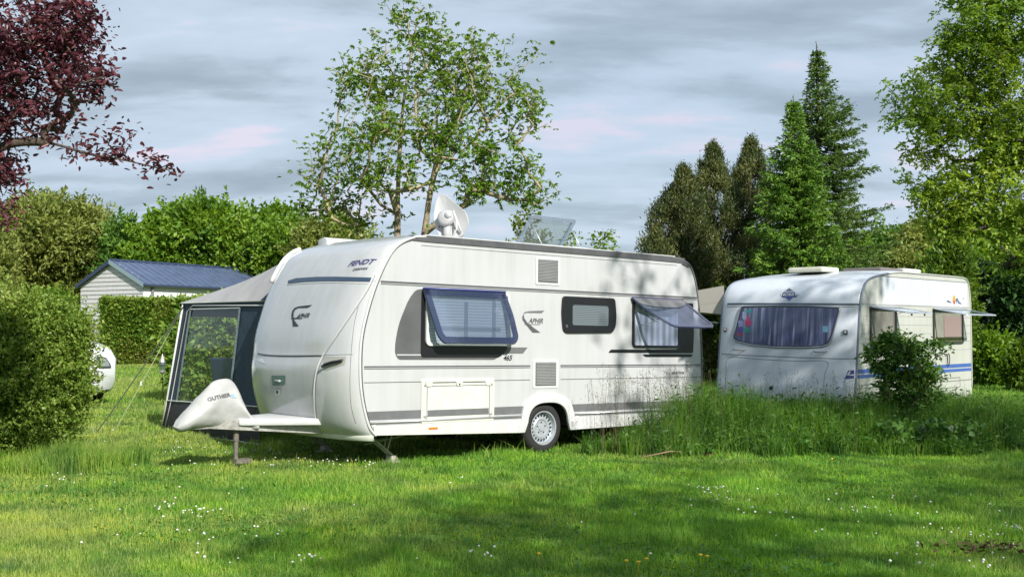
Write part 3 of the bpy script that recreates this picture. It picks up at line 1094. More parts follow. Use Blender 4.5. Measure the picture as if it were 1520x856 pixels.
# ------------------------------------------------------------------ caravan shell
def shell(profile, W, bulge, ncross=28, arch=None, expo=(2.6, 0.62)):
    """profile: closed run of (x,z) from bottom front over the roof to bottom rear.
    bulge(i,t,x,z)->(bx,bz) outward at the centre line"""
    mb = MB()
    n = len(profile)
    vs = []
    cr = []
    for k in range(ncross + 1):
        v = -math.cos(math.pi * k / ncross)
        cr.append((v, (1 - abs(v) ** expo[0]) ** expo[1]))
    for i, (x, z) in enumerate(profile):
        bx, bz = bulge(i / (n - 1), x, z)
        for v, w in cr:
            vs.append((x + bx * w, W / 2 * (1 + v), z + bz * w))
    m = ncross + 1
    fs = [(i * m + k, i * m + k + 1, (i + 1) * m + k + 1, (i + 1) * m + k) for i in range(n - 1) for k in range(ncross)]
    mb.add(vs, fs)
    return mb


def side_outline(profile, arch):
    """profile plus the bottom run from rear to front with the wheel arch cut in"""
    poly = list(profile)
    if arch:
        cx, r, zb = arch
        for k in range(13):
            t = math.pi * k / 12
            poly.append((cx + r * math.cos(t), zb + (r * 0.98) * math.sin(t)))
    return poly


def wheel(parent, c, r, rimr, width, side=-1, rimmat=None, holes=20):
    """wheel with steel rim, axis along local y, outer face towards side"""
    w = empty('wheel', None); w.parent = parent; w.location = c
    s = side
    h = width / 2
    t = MB().lathe([(rimr * .98, -h * .8), (rimr * 1.05, -h), (r * .86, -h * 1.02), (r * .97, -h * .8), (r, -h * .45), (r, h * .45), (r * .97, h * .8),
                    (r * .86, h * 1.02), (rimr * 1.05, h), (rimr * .98, h * .8)], (0, 0, 0), 'y', 48)
    t.build('tyre', RUBBER, w, smooth=True)
    o = s * h
    k = -s
    m = MB()
    m.lathe([(rimr * 1.04, o * .98), (rimr * 1.06, o * 1.03), (rimr * .99, o * 1.03), (rimr * .95, o * .72), (rimr * .93, o * .45), (rimr * .88, o * .40),
             (rimr * .66, o * .52), (rimr * .58, o * .62), (rimr * .50, o * .60), (rimr * .47, o * .50), (rimr * .22, o * .50), (rimr * .20, o * .62),
             (0.001, o * .64)], (0, 0, 0), 'y', 48)
    m.lathe([(rimr * .98, -h * .8), (rimr * .93, 0), (rimr * .98, h * .8)], (0, 0, 0), 'y', 48)
    for q in range(holes):
        a = 2 * math.pi * q / holes
        cx, cz = rimr * .775 * math.cos(a), rimr * .775 * math.sin(a)
        pts = []
        for j in range(8):
            b = 2 * math.pi * j / 8
            e1, e2 = rimr * .085 * math.cos(b), rimr * .062 * math.sin(b)
            pts.append((cx + e1 * math.cos(a) - e2 * math.sin(a), o * .475 + s * .012, cz + e1 * math.sin(a) + e2 * math.cos(a)))
        m.add(pts, [list(range(8))], 1)
    for q in range(5):
        a = 2 * math.pi * q / 5 + .3
        m.lathe([(0.009, o * .50), (0.009, o * .53 + s * .006), (0.001, o * .53 + s * .007)], (rimr * .34 * math.cos(a), 0, rimr * .34 * math.sin(a)), 'y', 6, mi=1)
    rim = m.build('rim', [rimmat or STEEL, BLACK], w, smooth=True)
    sharp(rim.data, 0.5)
    return w


def panel(parent, name, outline, y, t, mat, bevel=0.004, label=None):
    """flat panel standing t proud of plane y (towards -y)"""
    return MB().prism(outline, y, y - t, 'y').build(name, mat, parent, bevel=0, label=label)


def ring(parent, name, outer, inner, y0, y1, mat, label=None):
    n = len(outer); mb = MB()
    vs = [(p[0], y0, p[1]) for p in outer] + [(p[0], y1, p[1]) for p in outer] + [(p[0], y1, p[1]) for p in inner] + [(p[0], y0, p[1]) for p in inner]
    fs = []
    for i in range(n):
        j = (i + 1) % n
        for a in range(3):
            fs.append((a * n + i, a * n + j, (a + 1) * n + j, (a + 1) * n + i))
    return mb.add(vs, fs).build(name, mat, parent, label=label)


def flap(parent, poly, hinge_z, y, ang, border, paneM, rimM, name='window', strut=True, thick=0.018, label=None):
    """top hung window flap: poly in the closed position (x,z), swung out by ang about its top edge"""
    rt = Matrix.Translation((0, y, hinge_z)) @ Matrix.Rotation(-ang, 4, 'X') @ Matrix.Translation((0, 0, -hinge_z))
    n = len(poly); inn = inset(poly, border)
    rim = MB()
    vs = [rt @ Vector((p[0], 0, p[1])) for p in poly] + [rt @ Vector((p[0], -thick, p[1])) for p in inset(poly, .008)] + [rt @ Vector((p[0], -thick, p[1])) for p in inn] + [rt @ Vector((p[0], 0, p[1])) for p in inn]
    fs = []
    for i in range(n):
        j = (i + 1) % n
        for a in range(4):
            b = (a + 1) % 4
            fs.append((a * n + i, a * n + j, b * n + j, b * n + i))
    rim.add(vs, fs)
    w = rim.build(name, rimM, parent, label=label)
    pm = MB().add([rt @ Vector((p[0], -thick * .75, p[1])) for p in inn], [list(range(n))])
    pm.build('pane', paneM, w, recalc=False)
    return w, rt


# ------------------------------------------------------------------ the large caravan
def build_caravan_a():
    root = empty('touring_caravan', PA.M, 'large white caravan with dark roof rail and 465 on its side', 'caravan')
    W = 2.3
    key = [(-2.60, .33), (-2.70, .45), (-2.79, .75), (-2.825, 1.05), (-2.815, 1.4), (-2.74, 1.72), (-2.62, 2.05), (-2.47, 2.33), (-2.33, 2.48), (-2.15, 2.565), (-1.95, 2.595),
           (-1.0, 2.60), (0.5, 2.60), (1.8, 2.60), (2.35, 2.598), (2.60, 2.565), (2.74, 2.49), (2.83, 2.33), (2.905, 2.05), (2.965, 1.6), (2.995, 1.06), (2.995, .6), (2.94, .36)]
    prof = [(p.x, p.y) for p in spline([(a, b, 0) for a, b in key], 5)]

    def bulge(t, x, z):
        roof = min(1, max(0, (z - 2.30) / 0.29))
        if x < -1.2:
            roof = min(1, max(0, (z - 2.40) / 0.19)) ** 1.3
            led = .04 * min(1, max(0, (1.22 - z) / .14))
            k = min(1, max(0, (-1.2 - x) / 1.0))
            return (-(0.24 + led) * (1 - roof) * k * (0.85 + 0.15 * math.sin(z * 1.6)), 0.035 * min(1, max(0, (z - 2.30) / 0.29)))
        if x > 2.4:
            return (0.09 * (1 - roof), 0.035 * roof)
        return (0, 0.035 * roof)
    arch = (-0.02, 0.40, 0.33)
    mb = shell(prof, W, bulge, 40, expo=(3.6, .55))
    outl = [(x, z) for x, z in prof]
    poly = side_outline(outl, arch)
    v, f = fill2d(poly)
    mb.add([(a, 0, b) for a, b, _ in v], f, 1)
    mb.add([(a, W, b) for a, b, _ in v], [g[::-1] for g in f], 1)
    # floor
    for x0, x1, y0, y1 in ((-2.6, -.42, 0, W), (-.42, .38, .32, W - .32), (.38, 2.94, 0, W)):
        mb.add([(x0, y0, .35), (x1, y0, .35), (x1, y1, .35), (x0, y1, .35)], [(0, 1, 2, 3)], 2)
    # wheel box
    me_side = MB()
    c, r, zb = arch
    pts = [(c + r * math.cos(math.pi * k / 12), zb + r * .98 * math.sin(math.pi * k / 12)) for k in range(13)]
    mb.add([(a, 0, b) for a, b in pts] + [(a, .32, b) for a, b in pts], [(k, k + 1, 14 + k, 13 + k) for k in range(12)] + [[13 + k for k in range(13)]], 2)
    me = mb.mesh('body')
    body = link('body', me, [CAPWHITE, WHITE, UNDER], root)
    sm = [p.material_index == 0 for p in me.polygons]
    me.polygons.foreach_set('use_smooth', sm)
    bvh = BVHTree.FromPolygons([v.co.copy() for v in me.vertices], [list(p.vertices) for p in me.polygons])
    # edge trims along the profile, between side sheet and front / roof / rear
    kp = [Vector((x, -0.004, z)) for x, z in prof]
    fr = [p for p in kp if not (p.x > -1.95 and p.z > 2.5)]
    front_run = [Vector((p.x + .012, -.006, p.z)) for p in kp if p.x < -1.9]
    MB().tube(front_run, 0.016, 8).build('edge_trim', TRIMW, root, smooth=True, label='white moulding round the front edge of the side')
    dark_run = [Vector((p.x + (.040 if p.z < 2.3 else .040 * (2.62 - p.z) / .32), -.003, p.z - (.0 if p.z < 2.3 else .03 * (p.z - 2.3) / .3))) for p in kp if p.x < -1.9]
    MB().tube(dark_run, 0.006, 6).build('edge_seal', DGREY, root, smooth=True)
    rear_run = [Vector((p.x - .006, -.006, p.z)) for p in kp if p.x > 2.3]
    MB().tube(rear_run, 0.013, 8).build('edge_trim', MGREY, root, smooth=True, label='grey moulding round the rear edge of the side')
    # dark awning rail band under the roof edge
    top = [(-2.10, 2.585), (-1.95, 2.607), (0.5, 2.612), (2.40, 2.609), (2.60, 2.575), (2.70, 2.53)]
    bot = [(-2.06, 2.56), (-1.93, 2.538), (0.5, 2.538), (2.38, 2.535), (2.56, 2.508), (2.69, 2.475)]
    tp = [(p.x, p.y) for p in spline([(a, b, 0) for a, b in top], 5)]; bp = [(p.x, p.y) for p in spline([(a, b, 0) for a, b in bot], 5)]
    MB().prism(tp + bp[::-1], 0.012, -0.014, 'y').build('roof_rail', DGREY, root)
    MB().box((-1.95, -0.012, 2.611), (2.4, 0.03, 2.622)).build('rain_gutter', TRIMW, root)
    # long horizontal mouldings
    def strip(x0, x1, z, h, mat, name='moulding', proud=.008):
        return MB().box((x0, -proud, z - h / 2), (x1, 0.002, z + h / 2)).build(name, mat, root)
    strip(-2.55, 2.885, 2.050, .020, DGREY); strip(-2.55, 2.885, 2.032, .012, LGREY, proud=.012)
    for a, b in ((-2.755, -.30), (.22, 2.985)):
        strip(a, b, 1.098, .014, DGREY); strip(a, b, 1.083, .013, LGREY, proud=.012)
        strip(a, b, .922, .007, DGREY, 'seam', .003)
    strip(-2.0, 2.45, 2.492, .005, DGREY, 'seam', .003)
    for x in (.77, 1.78, 1.28): strip(x, x + .004, .70, .44, LGREY, 'seam', .002)
    # dark grey painted band and aluminium rail low on the side
    band = [(-2.70, .594), (-2.745, .615), (-2.745, .61), (-2.72, .505), (-.475, .505), (-.43, .594)]
    for a in ([(-2.735, .60), (-2.70, .505), (-.415, .505), (-.355, .600)], [(.415, .600), (.47, .505), (2.93, .505), (2.95, .600)]):
        panel(root, 'grey_band', a, .001, .004, MGREY)
    for a, b in ((-2.66, -.40), (.48, 2.92)):
        MB().tube([(a, -.012, .478), (b, -.012, .478)], .014, 8).build('side_rail', ALU, root, smooth=True)
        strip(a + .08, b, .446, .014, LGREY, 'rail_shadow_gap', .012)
    # white lower skirt, proud of the side
    for a in ([(-2.63, .44), (-2.61, .335), (-.50, .275), (-.42, .44)], [(.40, .44), (.47, .275), (2.86, .30), (2.90, .44)]):
        MB().prism(a, .01, -.016, 'y').build('skirt', WARMW if a[0][0] < 0 else TRIMW, root, bevel=.005)
    # wheel arch moulding
    o1, i1 = [], []
    for k in range(21):
        t = k / 20
        ang = math.pi * (1 - t)
        sx = math.copysign(abs(math.cos(ang)) ** .75, math.cos(ang)); sz = abs(math.sin(ang)) ** .62
        o1.append((-.005 + .455 * sx, .285 + .465 * sz)); i1.append((-.005 + .345 * sx, .285 + .35 * sz))
    o1[0] = (-.51, .275); o1[-1] = (.50, .275); i1[0] = (-.40, .275); i1[-1] = (.375, .275)
    MB().prism(o1 + i1[::-1], .005, -.034, 'y').build('wheel_arch', TRIMW, root, bevel=.008, auto=True)
    # wheels
    wheel(root, (-.035, .13, .315), .318, .202, .20)
    wheel(root, (-.035, W - .13, .315), .325, .207, .20, side=1)
    # chassis and axle
    ch = MB()
    for y in (.55, W - .55): ch.box((-2.6, y - .03, .25), (2.6, y + .03, .335))
    ch.tube([(-.035, .2, .315), (-.035, W - .2, .315)], .04, 8)
    ch.build('chassis', UNDER, root)
    # vents
    def vent(x0, z0, x1, z1, n):
        fr_ = MB().prism(rrect(x0, z0, x1, z1, .02), .002, -.008, 'y').build('vent', TRIMW, root)
        m = MB()
        mx = .045
        for k in range(n):
            z = z0 + .035 + (z1 - z0 - .07) * (k + .5) / n
            hh = (z1 - z0 - .07) / n
            m.add([(x0 + mx, -.0085, z - hh * .25), (x1 - mx, -.0085, z - hh * .25), (x1 - mx, -.020, z + hh * .22), (x0 + mx, -.020, z + hh * .22)], [(0, 1, 2, 3)])
            m.box((x0 + mx, -.021, z + hh * .22), (x1 - mx, -.0085, z + hh * .36))
        m.build('louvres', TRIMW, fr_, recalc=False)
        MB().box((x0 + mx * .9, -.0095, z0 + .03), (x1 - mx * .9, -.0085, z1 - .03)).build('vent_opening', DGREY, fr_)
    vent(-.225, 2.115, .195, 2.465, 15)
    vent(-.255, .815, .178, 1.170, 15)
    # service hatch
    hx0, hz0, hx1, hz1 = -1.975, .445, -.885, .950
    hatch = MB().prism(rrect(hx0, hz0, hx1, hz1, .03), .002, -.014, 'y').build('service_hatch', WARMW, root, bevel=.003)
    o = inset(rrect(hx0, hz0, hx1, hz1, .03), .075)
    ring(hatch, 'hatch_groove', o, inset(o, .008), -.013, -.0165, MGREY)
    panel(hatch, 'grey_band', [(hx0 + .09, .594), (hx0 + .09, .520), (hx1 - .09, .520), (hx1 - .09, .594)], -.0135, .004, MGREY)
    for x in (hx0 + .10, (hx0 + hx1) / 2, hx1 - .10):
        MB().prism(round_poly([(x - .055, .925), (x - .035, .865), (x + .035, .865), (x + .055, .925)], .012), -.012, -.026, 'y').build('hatch_latch', WARMW, hatch, bevel=.004)
    MB().lathe([(.012, -.027), (.001, -.030)], ((hx0 + hx1) / 2, 0, .885), 'y', 12).build('lock', BLACK, hatch, recalc=False)
    MB().box((hx0 + .15, -.018, .905), (hx1 - .15, -.013, .916)).build('hatch_grip', DGREY, hatch)
    # ---- window 1: big propped window with dark surround
    sur = round_poly([(-2.06, 1.985), (-2.17, 1.86), (-2.30, 1.58), (-2.345, 1.36), (-2.345, 1.245), (-2.30, 1.175), (-.89, 1.172), (-.72, 1.245), (-.72, 1.98)], [.06, .1, .1, .1, .03, .08, .02, .02, .04])
    panel(root, 'window_surround', sur, .001, .004, simple('grey_gradient_vinyl', (0.105, 0.105, 0.108), .35, noise=.2, nscale=2))
    panel(root, 'window_surround', [(-.74, 1.312), (-.40, 1.312), (-.345, 1.345), (-.345, 1.352), (-.74, 1.312 - .0)] if False else [(-.75, 1.250), (-.42, 1.250), (-.345, 1.325), (-.75, 1.325)], -.0005, .004, MGREY)
    panel(root, 'pinstripe', [(-2.32, 1.236), (-2.32, 1.224), (-.76, 1.224), (-.73, 1.236)], -.003, .003, TRIMW)
    fr1 = rrect(-1.96, 1.27, -.62, 1.99, .07)
    blk = round_poly([(-1.99, 1.99), (-1.99, 1.20), (-.80, 1.20), (-.68, 1.30), (-.68, 1.99)], .05)
    panel(root, 'seal_and_shadow', blk, -.003, .004, BLACK)  # black panel paints the propped flap's shadow together with the seal
    o2 = rrect(-1.93, 1.335, -.66, 1.985, .06)
    fr_ = ring(root, 'window_frame', o2, inset(o2, .035), -.006, -.03, TRIMW)
    ip = inset(o2, .03)
    panel(fr_, 'blind', ip, -.007, .004, stripes_mat('pale_blue_blind', (.40, .46, .50), (.60, .66, .69), 'Z', 9))
    dt = MB()   # things just inside the window: shelf edge, curtain, small items
    dt.box((-1.80, -.018, 1.52), (-.80, -.013, 1.56)); dt.box((-1.36, -.018, 1.38), (-1.31, -.013, 1.86)); dt.box((-.93, -.018, 1.38), (-.88, -.013, 1.90))
    dt.build('inner_shelf', simple('inner_grey', (.25, .30, .35), .6), fr_)
    w1, rt = flap(root, round_poly([(-1.985, 1.995), (-1.875, 1.43), (-1.80, 1.335), (-.70, 1.335), (-.635, 1.42), (-.66, 1.70), (-.735, 1.995)], [.01, .12, .05, .05, .05, .1, .02]), 1.995, -.012, R(15), .085, ACRYL, ACRYLB, 'window',
                  label='blue tinted side window, propped slightly open')
    MB().tube([(-1.98, -.03, 1.998), (-.74, -.03, 1.998)], .012, 6).build('hinge_rail', NAVYV, w1, smooth=True)
    # ---- window 2: small dark window
    o3 = round_poly([(.235, 1.985), (.215, 1.76), (.245, 1.55), (.30, 1.512), (1.14, 1.528), (1.195, 1.60), (1.215, 1.76), (1.185, 1.985)], [.05, .1, .08, .05, .08, .08, .1, .05])
    w2 = MB().prism(o3, .001, -.028, 'y').build('window', BLACK, root, bevel=.006, label='small dark side window with closed grey blind')
    panel(w2, 'pane', rrect(.40, 1.615, 1.055, 1.875, .03), -.028, .002, stripes_mat('grey_roller_blind', (.07, .085, .095), (.17, .20, .22), 'Z', 14, rough=.25))
    MB().lathe([(.022, -.028), (.022, -.034), (.001, -.035)], (.295, 0, 1.60), 'y', 14).build('lock', DGREY, w2, recalc=False)
    # ---- window 3: rear window wide open
    s3 = round_poly([(2.50, 1.55), (2.50, 1.315), (1.13, 1.305), (1.085, 1.262), (2.80, 1.262), (2.815, 1.55), (2.80, 1.97), (2.50, 1.97)], [.0, .08, .02, .01, .03, .05, .02, 0])
    panel(root, 'window_surround', s3, .001, .004, BLACK)  # black here holds the open flap's painted shadow as well as the vinyl swoosh
    panel(root, 'window_surround', round_poly([(1.74, 1.245), (1.80, 1.205), (2.76, 1.205), (2.80, 1.245)], .03), .001, .004, BLACK)
    o4 = rrect(1.535, 1.335, 2.495, 1.992, .06)
    f3 = ring(root, 'window_frame', o4, inset(o4, .03), .001, -.026, BLACK)
    panel(f3, 'curtain', inset(o4, .028), -.004, .004, stripes_mat('pale_lilac_curtain', (.30, .34, .45), (.52, .55, .63), 'X', 2.6))
    MB().tube([(1.60, -.02, 1.86), (2.02, -.05, 1.72)], .007, 5).build('stay_arm', ALU, f3, smooth=True)
    w3, rt3 = flap(root, round_poly([(1.50, 1.998), (1.66, 1.50), (1.78, 1.34), (2.58, 1.34), (2.66, 1.40), (2.56, 1.998)], [.01, .1, .1, .06, .06, .02]), 1.998, -.012, R(53), .05, ACRYLC, ACRYLB, 'window',
                   label='blue tinted rear side window, propped wide open')
    rt4 = rt3
    bnd = round_poly([(1.50, 1.998), (1.55, 1.85), (1.75, 1.79), (2.30, 1.79), (2.52, 1.88), (2.56, 1.998)], [.0, .02, .1, .1, .05, .0])
    MB().add([rt4 @ Vector((p[0], -.022, p[1])) for p in bnd], [list(range(len(bnd)))]).build('top_band', MGREY, w3, recalc=False)
    MB().tube([(1.50, -.03, 2.0), (2.56, -.03, 2.0)], .012, 6).build('hinge_rail', NAVYV, w3, smooth=True)
    for x in (1.62, 2.50):
        a = Vector((x, -.02, 1.62)); b = rt3 @ Vector((x, .0, 1.50))
        MB().tube([a, b], .006, 5).build('stay_arm', ALU, w3, smooth=True)
    # orange side marker
    MB().box((-1.87, -.024, .372), (-1.74, -.014, .396)).build('marker_light', ORANGE, root, bevel=.003)
    # ---- lettering on the side
    def sidem(x, z): return Matrix.Translation((x, 0, z)) @ Matrix.Rotation(R(90), 4, 'X')
    text_on('465', .088, sidem(-.675, 1.192), 'lettering', BLACK, root, shear=.3, sx=1.05)
    text_on('SELECTION', .042, sidem(2.47, .982), 'lettering', BLACK, root, shear=.4, sx=1.15)
    text_on('APHIR', .085, sidem(-.215, 1.655), 'lettering', DGREY, root, shear=.35, sx=1.0)
    px_decal(PA, bvh, [(775.5, 466), (779, 462.8), (785, 461.5), (808, 460.6), (804, 464.5), (782, 464), (778.5, 465)], 'swoosh', MGREY, root)
    px_decal(PA, bvh, [(777.5, 466), (775, 469), (775.3, 474), (779, 480), (790.5, 493.5), (802, 493.5), (791, 485.5), (782.5, 478.5), (778, 472), (777.3, 468.5)], 'swoosh', DGREY, root)
    px_decal(PA, bvh, [(777, 481.6), (779, 480.8), (803, 480.8), (800, 481.9)], 'swoosh', MGREY, root)
    # ---- front details (measured on the curved panel)
    front = lambda pts, r, n, m, **k: px_line(PA, bvh, pts, r, n, m, root, **k)
    front([(555.5, 405), (545, 428), (520, 466), (497, 500), (481, 524), (470.5, 548), (466.5, 575), (467, 603), (469.5, 626)], .007, 'panel_seam', TRIMW, lift=.003)
    front([(557, 408), (546, 431), (521, 469), (498.5, 502), (482.5, 526), (472.5, 550), (468.6, 576), (469, 603), (471.5, 627)], .004, 'panel_seam', MGREY)
    front([(383, 524.5), (400, 527), (430, 528), (479, 527.5)], .010, 'locker_seam', DGREY)
    front([(480, 527), (505, 526), (524, 525.8)], .003, 'panel_seam', MGREY)
    front([(547, 417), (555, 417), (566, 417)], .003, 'panel_seam', LGREY)
    front([(389, 613), (400, 618), (430, 624), (468, 627.5)], .006, 'locker_seam', DGREY)
    front([(532, 455), (526, 480), (522, 515), (519.5, 560), (521, 600), (528, 628)], .003, 'panel_seam', MGREY)
    far_run = [Vector((x - .24 * .50 - .004, W - .10, z)) for x, z in prof if x < -2.1 and 2.08 < z < 2.56]
    if far_run: MB().tube(far_run, .026, 8).build('corner_highlight', simple('white_highlight', (.68, .68, .67), .3), root, smooth=True)  # white tube stands in for the highlight along the far upper corner
    # recessed blue light strip under the roof cap
    px_decal(PA, bvh, [(428, 416.5), (440, 413), (470, 411), (500, 410.8), (530, 411.5), (553, 412.2), (550, 418.2), (520, 417.3), (480, 417), (450, 418.4), (428, 421)], 'front_light_strip', simple('dark_blue_strip', (.035, .06, .10), .25), root, off=.006)
    front([(426, 423), (445, 421.2), (480, 419.8), (515, 420), (549, 421.2)], .004, 'strip_lip', TRIMW, lift=.002)
    # front grab recess near the seam
    rec = px_decal(PA, bvh, round_poly([(481, 529), (514, 529), (512, 541), (484, 549.5), (479.5, 548)], 1.5), 'handle_recess', simple('recess_grey', (.33, .33, .29), .4), root, off=.004)
    hp = []
    for q in ((481, 544.5), (486, 541), (495, 538.5), (505, 536.5), (511, 534)):
        l, n_ = PA.hit(bvh, *q); hp.append(l + n_ * .035)
    MB().tube(hp, [.014, .018, .018, .016, .012], 8).build('grab_handle', BLACK, rec, smooth=True)
    # mirror image handle on the far side of the front
    rec = px_decal(PA, bvh, [(380.5, 534), (390, 531), (396, 541), (386, 537)], 'handle_recess', simple('recess_pale', (.55, .58, .58), .3), root, off=.003)
    # locker lock plates
    lock = px_decal(PA, bvh, round_poly([(403, 557), (424, 557), (423.5, 571), (405, 572)], 2), 'locker_latch', simple('latch_teal', (.12, .19, .18), .25), root, off=.006)
    hp = []
    for q in ((410, 564), (418, 565)):
        l, n_ = PA.hit(bvh, *q); hp.append(l + n_ * .018)
    MB().tube(hp, .012, 8).build('latch_handle', ALU, lock, smooth=True)
    l2 = px_decal(PA, bvh, [(409.5, 577.5), (417, 577.5), (417, 585), (409.5, 585)], 'lock_plate', TRIMW, root, off=.010)
    px_decal(PA, bvh, [(411, 579), (414.5, 579), (414.5, 583.5), (411, 583.5)], 'lock_barrel', DGREY, l2, off=.013)
    # reversing style front marker on the far edge
    # letters on the front
    def surf_m(px, py, rollpx=(10, 0)):
        a, n0 = PA.hit(bvh, px, py); b, _ = PA.hit(bvh, px + rollpx[0], py + rollpx[1])
        u = (b - a).normalized(); vv = n0.cross(u).normalized(); n1 = u.cross(vv).normalized()
        return Matrix(((u.x, vv.x, n1.x, a.x), (u.y, vv.y, n1.y, a.y), (u.z, vv.z, n1.z, a.z), (0, 0, 0, 1)))
    text_on('FENDT', .098, surf_m(534.5, 390, (10, -.9)), 'lettering', PURPLE, root, shear=.45, bvh=bvh, sx=1.25, off=.006)
    text_on('CARAVAN', .046, surf_m(534, 399.5, (10, -.6)), 'lettering', BLACK, root, shear=.4, bvh=bvh, sx=1.0, off=.006)
    text_on('APHIR', .078, surf_m(450, 468.8, (10, -.5)), 'lettering', BLACK, root, shear=.4, bvh=bvh, sx=1.25, off=.006)
    px_decal(PA, bvh, [(433, 468), (434.5, 461), (438, 456.8), (444, 454.6), (464, 452.5), (457, 456.6), (443, 456.9), (438.5, 459.5), (436.3, 464), (436, 471), (438, 476.5), (444, 484), (435.3, 484.2), (434.6, 476)], 'swoosh', BLACK, root, off=.006)
    px_decal(PA, bvh, [(432, 472), (440, 471.5), (450, 471.8), (448, 473), (433, 473)], 'swoosh', BLACK, root, off=.0065)
    # bottom front valance
    val = MB()
    P = []
    for k in range(25):
        v_ = -math.cos(math.pi * k / 24); w_ = (1 - abs(v_) ** 3.6) ** .55
        P.append((-2.60 - .24 * w_, W / 2 * (1 + v_)))
    vs = []
    for x, y in P: vs += [(x + .02, y, .27), (x - .012, y, .275), (x - .014, y, .355), (x + .02, y, .40)]
    fs = [(4 * k + a, 4 * k + a + 1, 4 * k + a + 5, 4 * k + a + 4) for k in range(24) for a in range(3)]
    val.add(vs, fs).build('front_valance', WARMW, root, smooth=True)
    # drawbar: two rails meeting at the coupling, with a tray
    db = MB()
    for y0 in (.62, W - .62):
        a = Vector((-2.55, y0, .30)); b = Vector((-4.05, W / 2, .40)); d = (b - a).normalized(); s_ = Vector((-d.y, d.x, 0)) * .03
        vs = [a - s_, a + s_, b + s_, b - s_]
        vs = vs + [p + Vector((0, 0, .10)) for p in vs]
        db.add(vs, [(0, 1, 2, 3), (4, 7, 6, 5), (0, 4, 5, 1), (1, 5, 6, 2), (2, 6, 7, 3), (3, 7, 4, 0)])
    db.box((-4.35, W / 2 - .05, .40), (-3.9, W / 2 + .05, .50))
    db.build('drawbar', GALV, root)
    fair = MB()
    fa = [(-2.75, .42), (-3.0, .60), (-3.75, .98), (-3.75, 1.32), (-3.0, W - .60), (-2.75, W - .42)]
    fair.prism([(x, y) for x, y in fa], .425, .505, 'z')
    fair.build('drawbar_cover', TRIMW, root, bevel=.03, auto=True)
    # jockey post
    jm = MB().tube([(-3.72, 1.10, -.05), (-3.72, 1.10, .44)], .026, 10).tube([(-3.72, 1.10, .25), (-3.72, 1.10, .46)], .032, 10)
    jm.box((-3.74, 1.04, .0), (-3.55, 1.16, .05))
    jm.build('jockey_post', simple('weathered_post', (.17, .15, .125), .7, metal=.3, noise=.4, nscale=30), root)
    # corner steadies
    for cx, cy, sg in ((-2.15, .42, 1), (-2.15, W - .42, 1), (2.3, .42, -1), (2.3, W - .42, -1)):
        st = MB()
        zg = -.035 if cx < 0 else .02
        for dy in (-.05, .05):
            st.tube([(cx - .28 * sg, cy + dy, .31), (cx + .12 * sg, cy + dy * .8, zg + .05)], .013, 6)
            st.tube([(cx + .05 * sg, cy + dy, .33), (cx - .02 * sg, cy + dy * .8, zg + .15)], .010, 6)
        st.tube([(cx - .30 * sg, cy, .20), (cx + .25 * sg, cy, .28)], .010, 6)
        st.box((cx + .03 * sg - .07, cy - .09, zg), (cx + .03 * sg + .13, cy + .09, zg + .03))
        st.box((cx + .03 * sg, cy - .06, zg + .03), (cx + .03 * sg + .06, cy + .06, zg + .09))
        st.build('corner_steady', simple('pale_zinc', (.42, .40, .33), .5, metal=.3, noise=.3, nscale=20), root)
    # roof things: awning box on the far roof edge, skylight, dish
    MB().prism(round_poly([(W + .06, 2.56), (W - .14, 2.60), (W - .16, 2.70), (W - .08, 2.735), (W + .07, 2.70)], .03), -1.95, 2.3, 'x').build('awning_box', TRIMW, root, bevel=.01, auto=True)
    # raised skylight lid
    sk = MB().box((.10, .22, 2.622), (.92, .80, 2.655)).build('skylight', TRIMW, root, bevel=.01)
    sh = Matrix.Translation((0, .76, 2.665)) @ Matrix.Rotation(R(-50), 4, 'X')
    o5 = rrect(.10, -.50, .92, 0.0, .05)
    lid = [(x, y) for x, y in o5]; ii = inset(lid, .05)
    lidm = MB()
    n5 = len(lid)
    lidm.add([sh @ Vector((x, y, 0)) for x, y in lid] + [sh @ Vector((x, y, .035)) for x, y in inset(lid, .01)] + [sh @ Vector((x, y, .035)) for x, y in ii] + [sh @ Vector((x, y, 0)) for x, y in ii],
             [(a * n5 + i, a * n5 + (i + 1) % n5, ((a + 1) % 4) * n5 + (i + 1) % n5, ((a + 1) % 4) * n5 + i) for i in range(n5) for a in range(4)])
    lo = lidm.build('skylight_lid', glassmat('pale_acrylic_rim', (.40, .47, .56), .45), sk)
    MB().add([sh @ Vector((x, y, .02)) for x, y in ii], [list(range(len(ii)))]).build('pane', ACRYLG, lo, recalc=False)
    for x in (.16, .86):
        MB().tube([(x, .30, 2.65), sh @ Vector((x, -.38, .0))], .008, 5).build('stay_arm', ALU, lo, smooth=True)
    # flat satellite antenna, tilted up, seen from behind
    return root, bvh


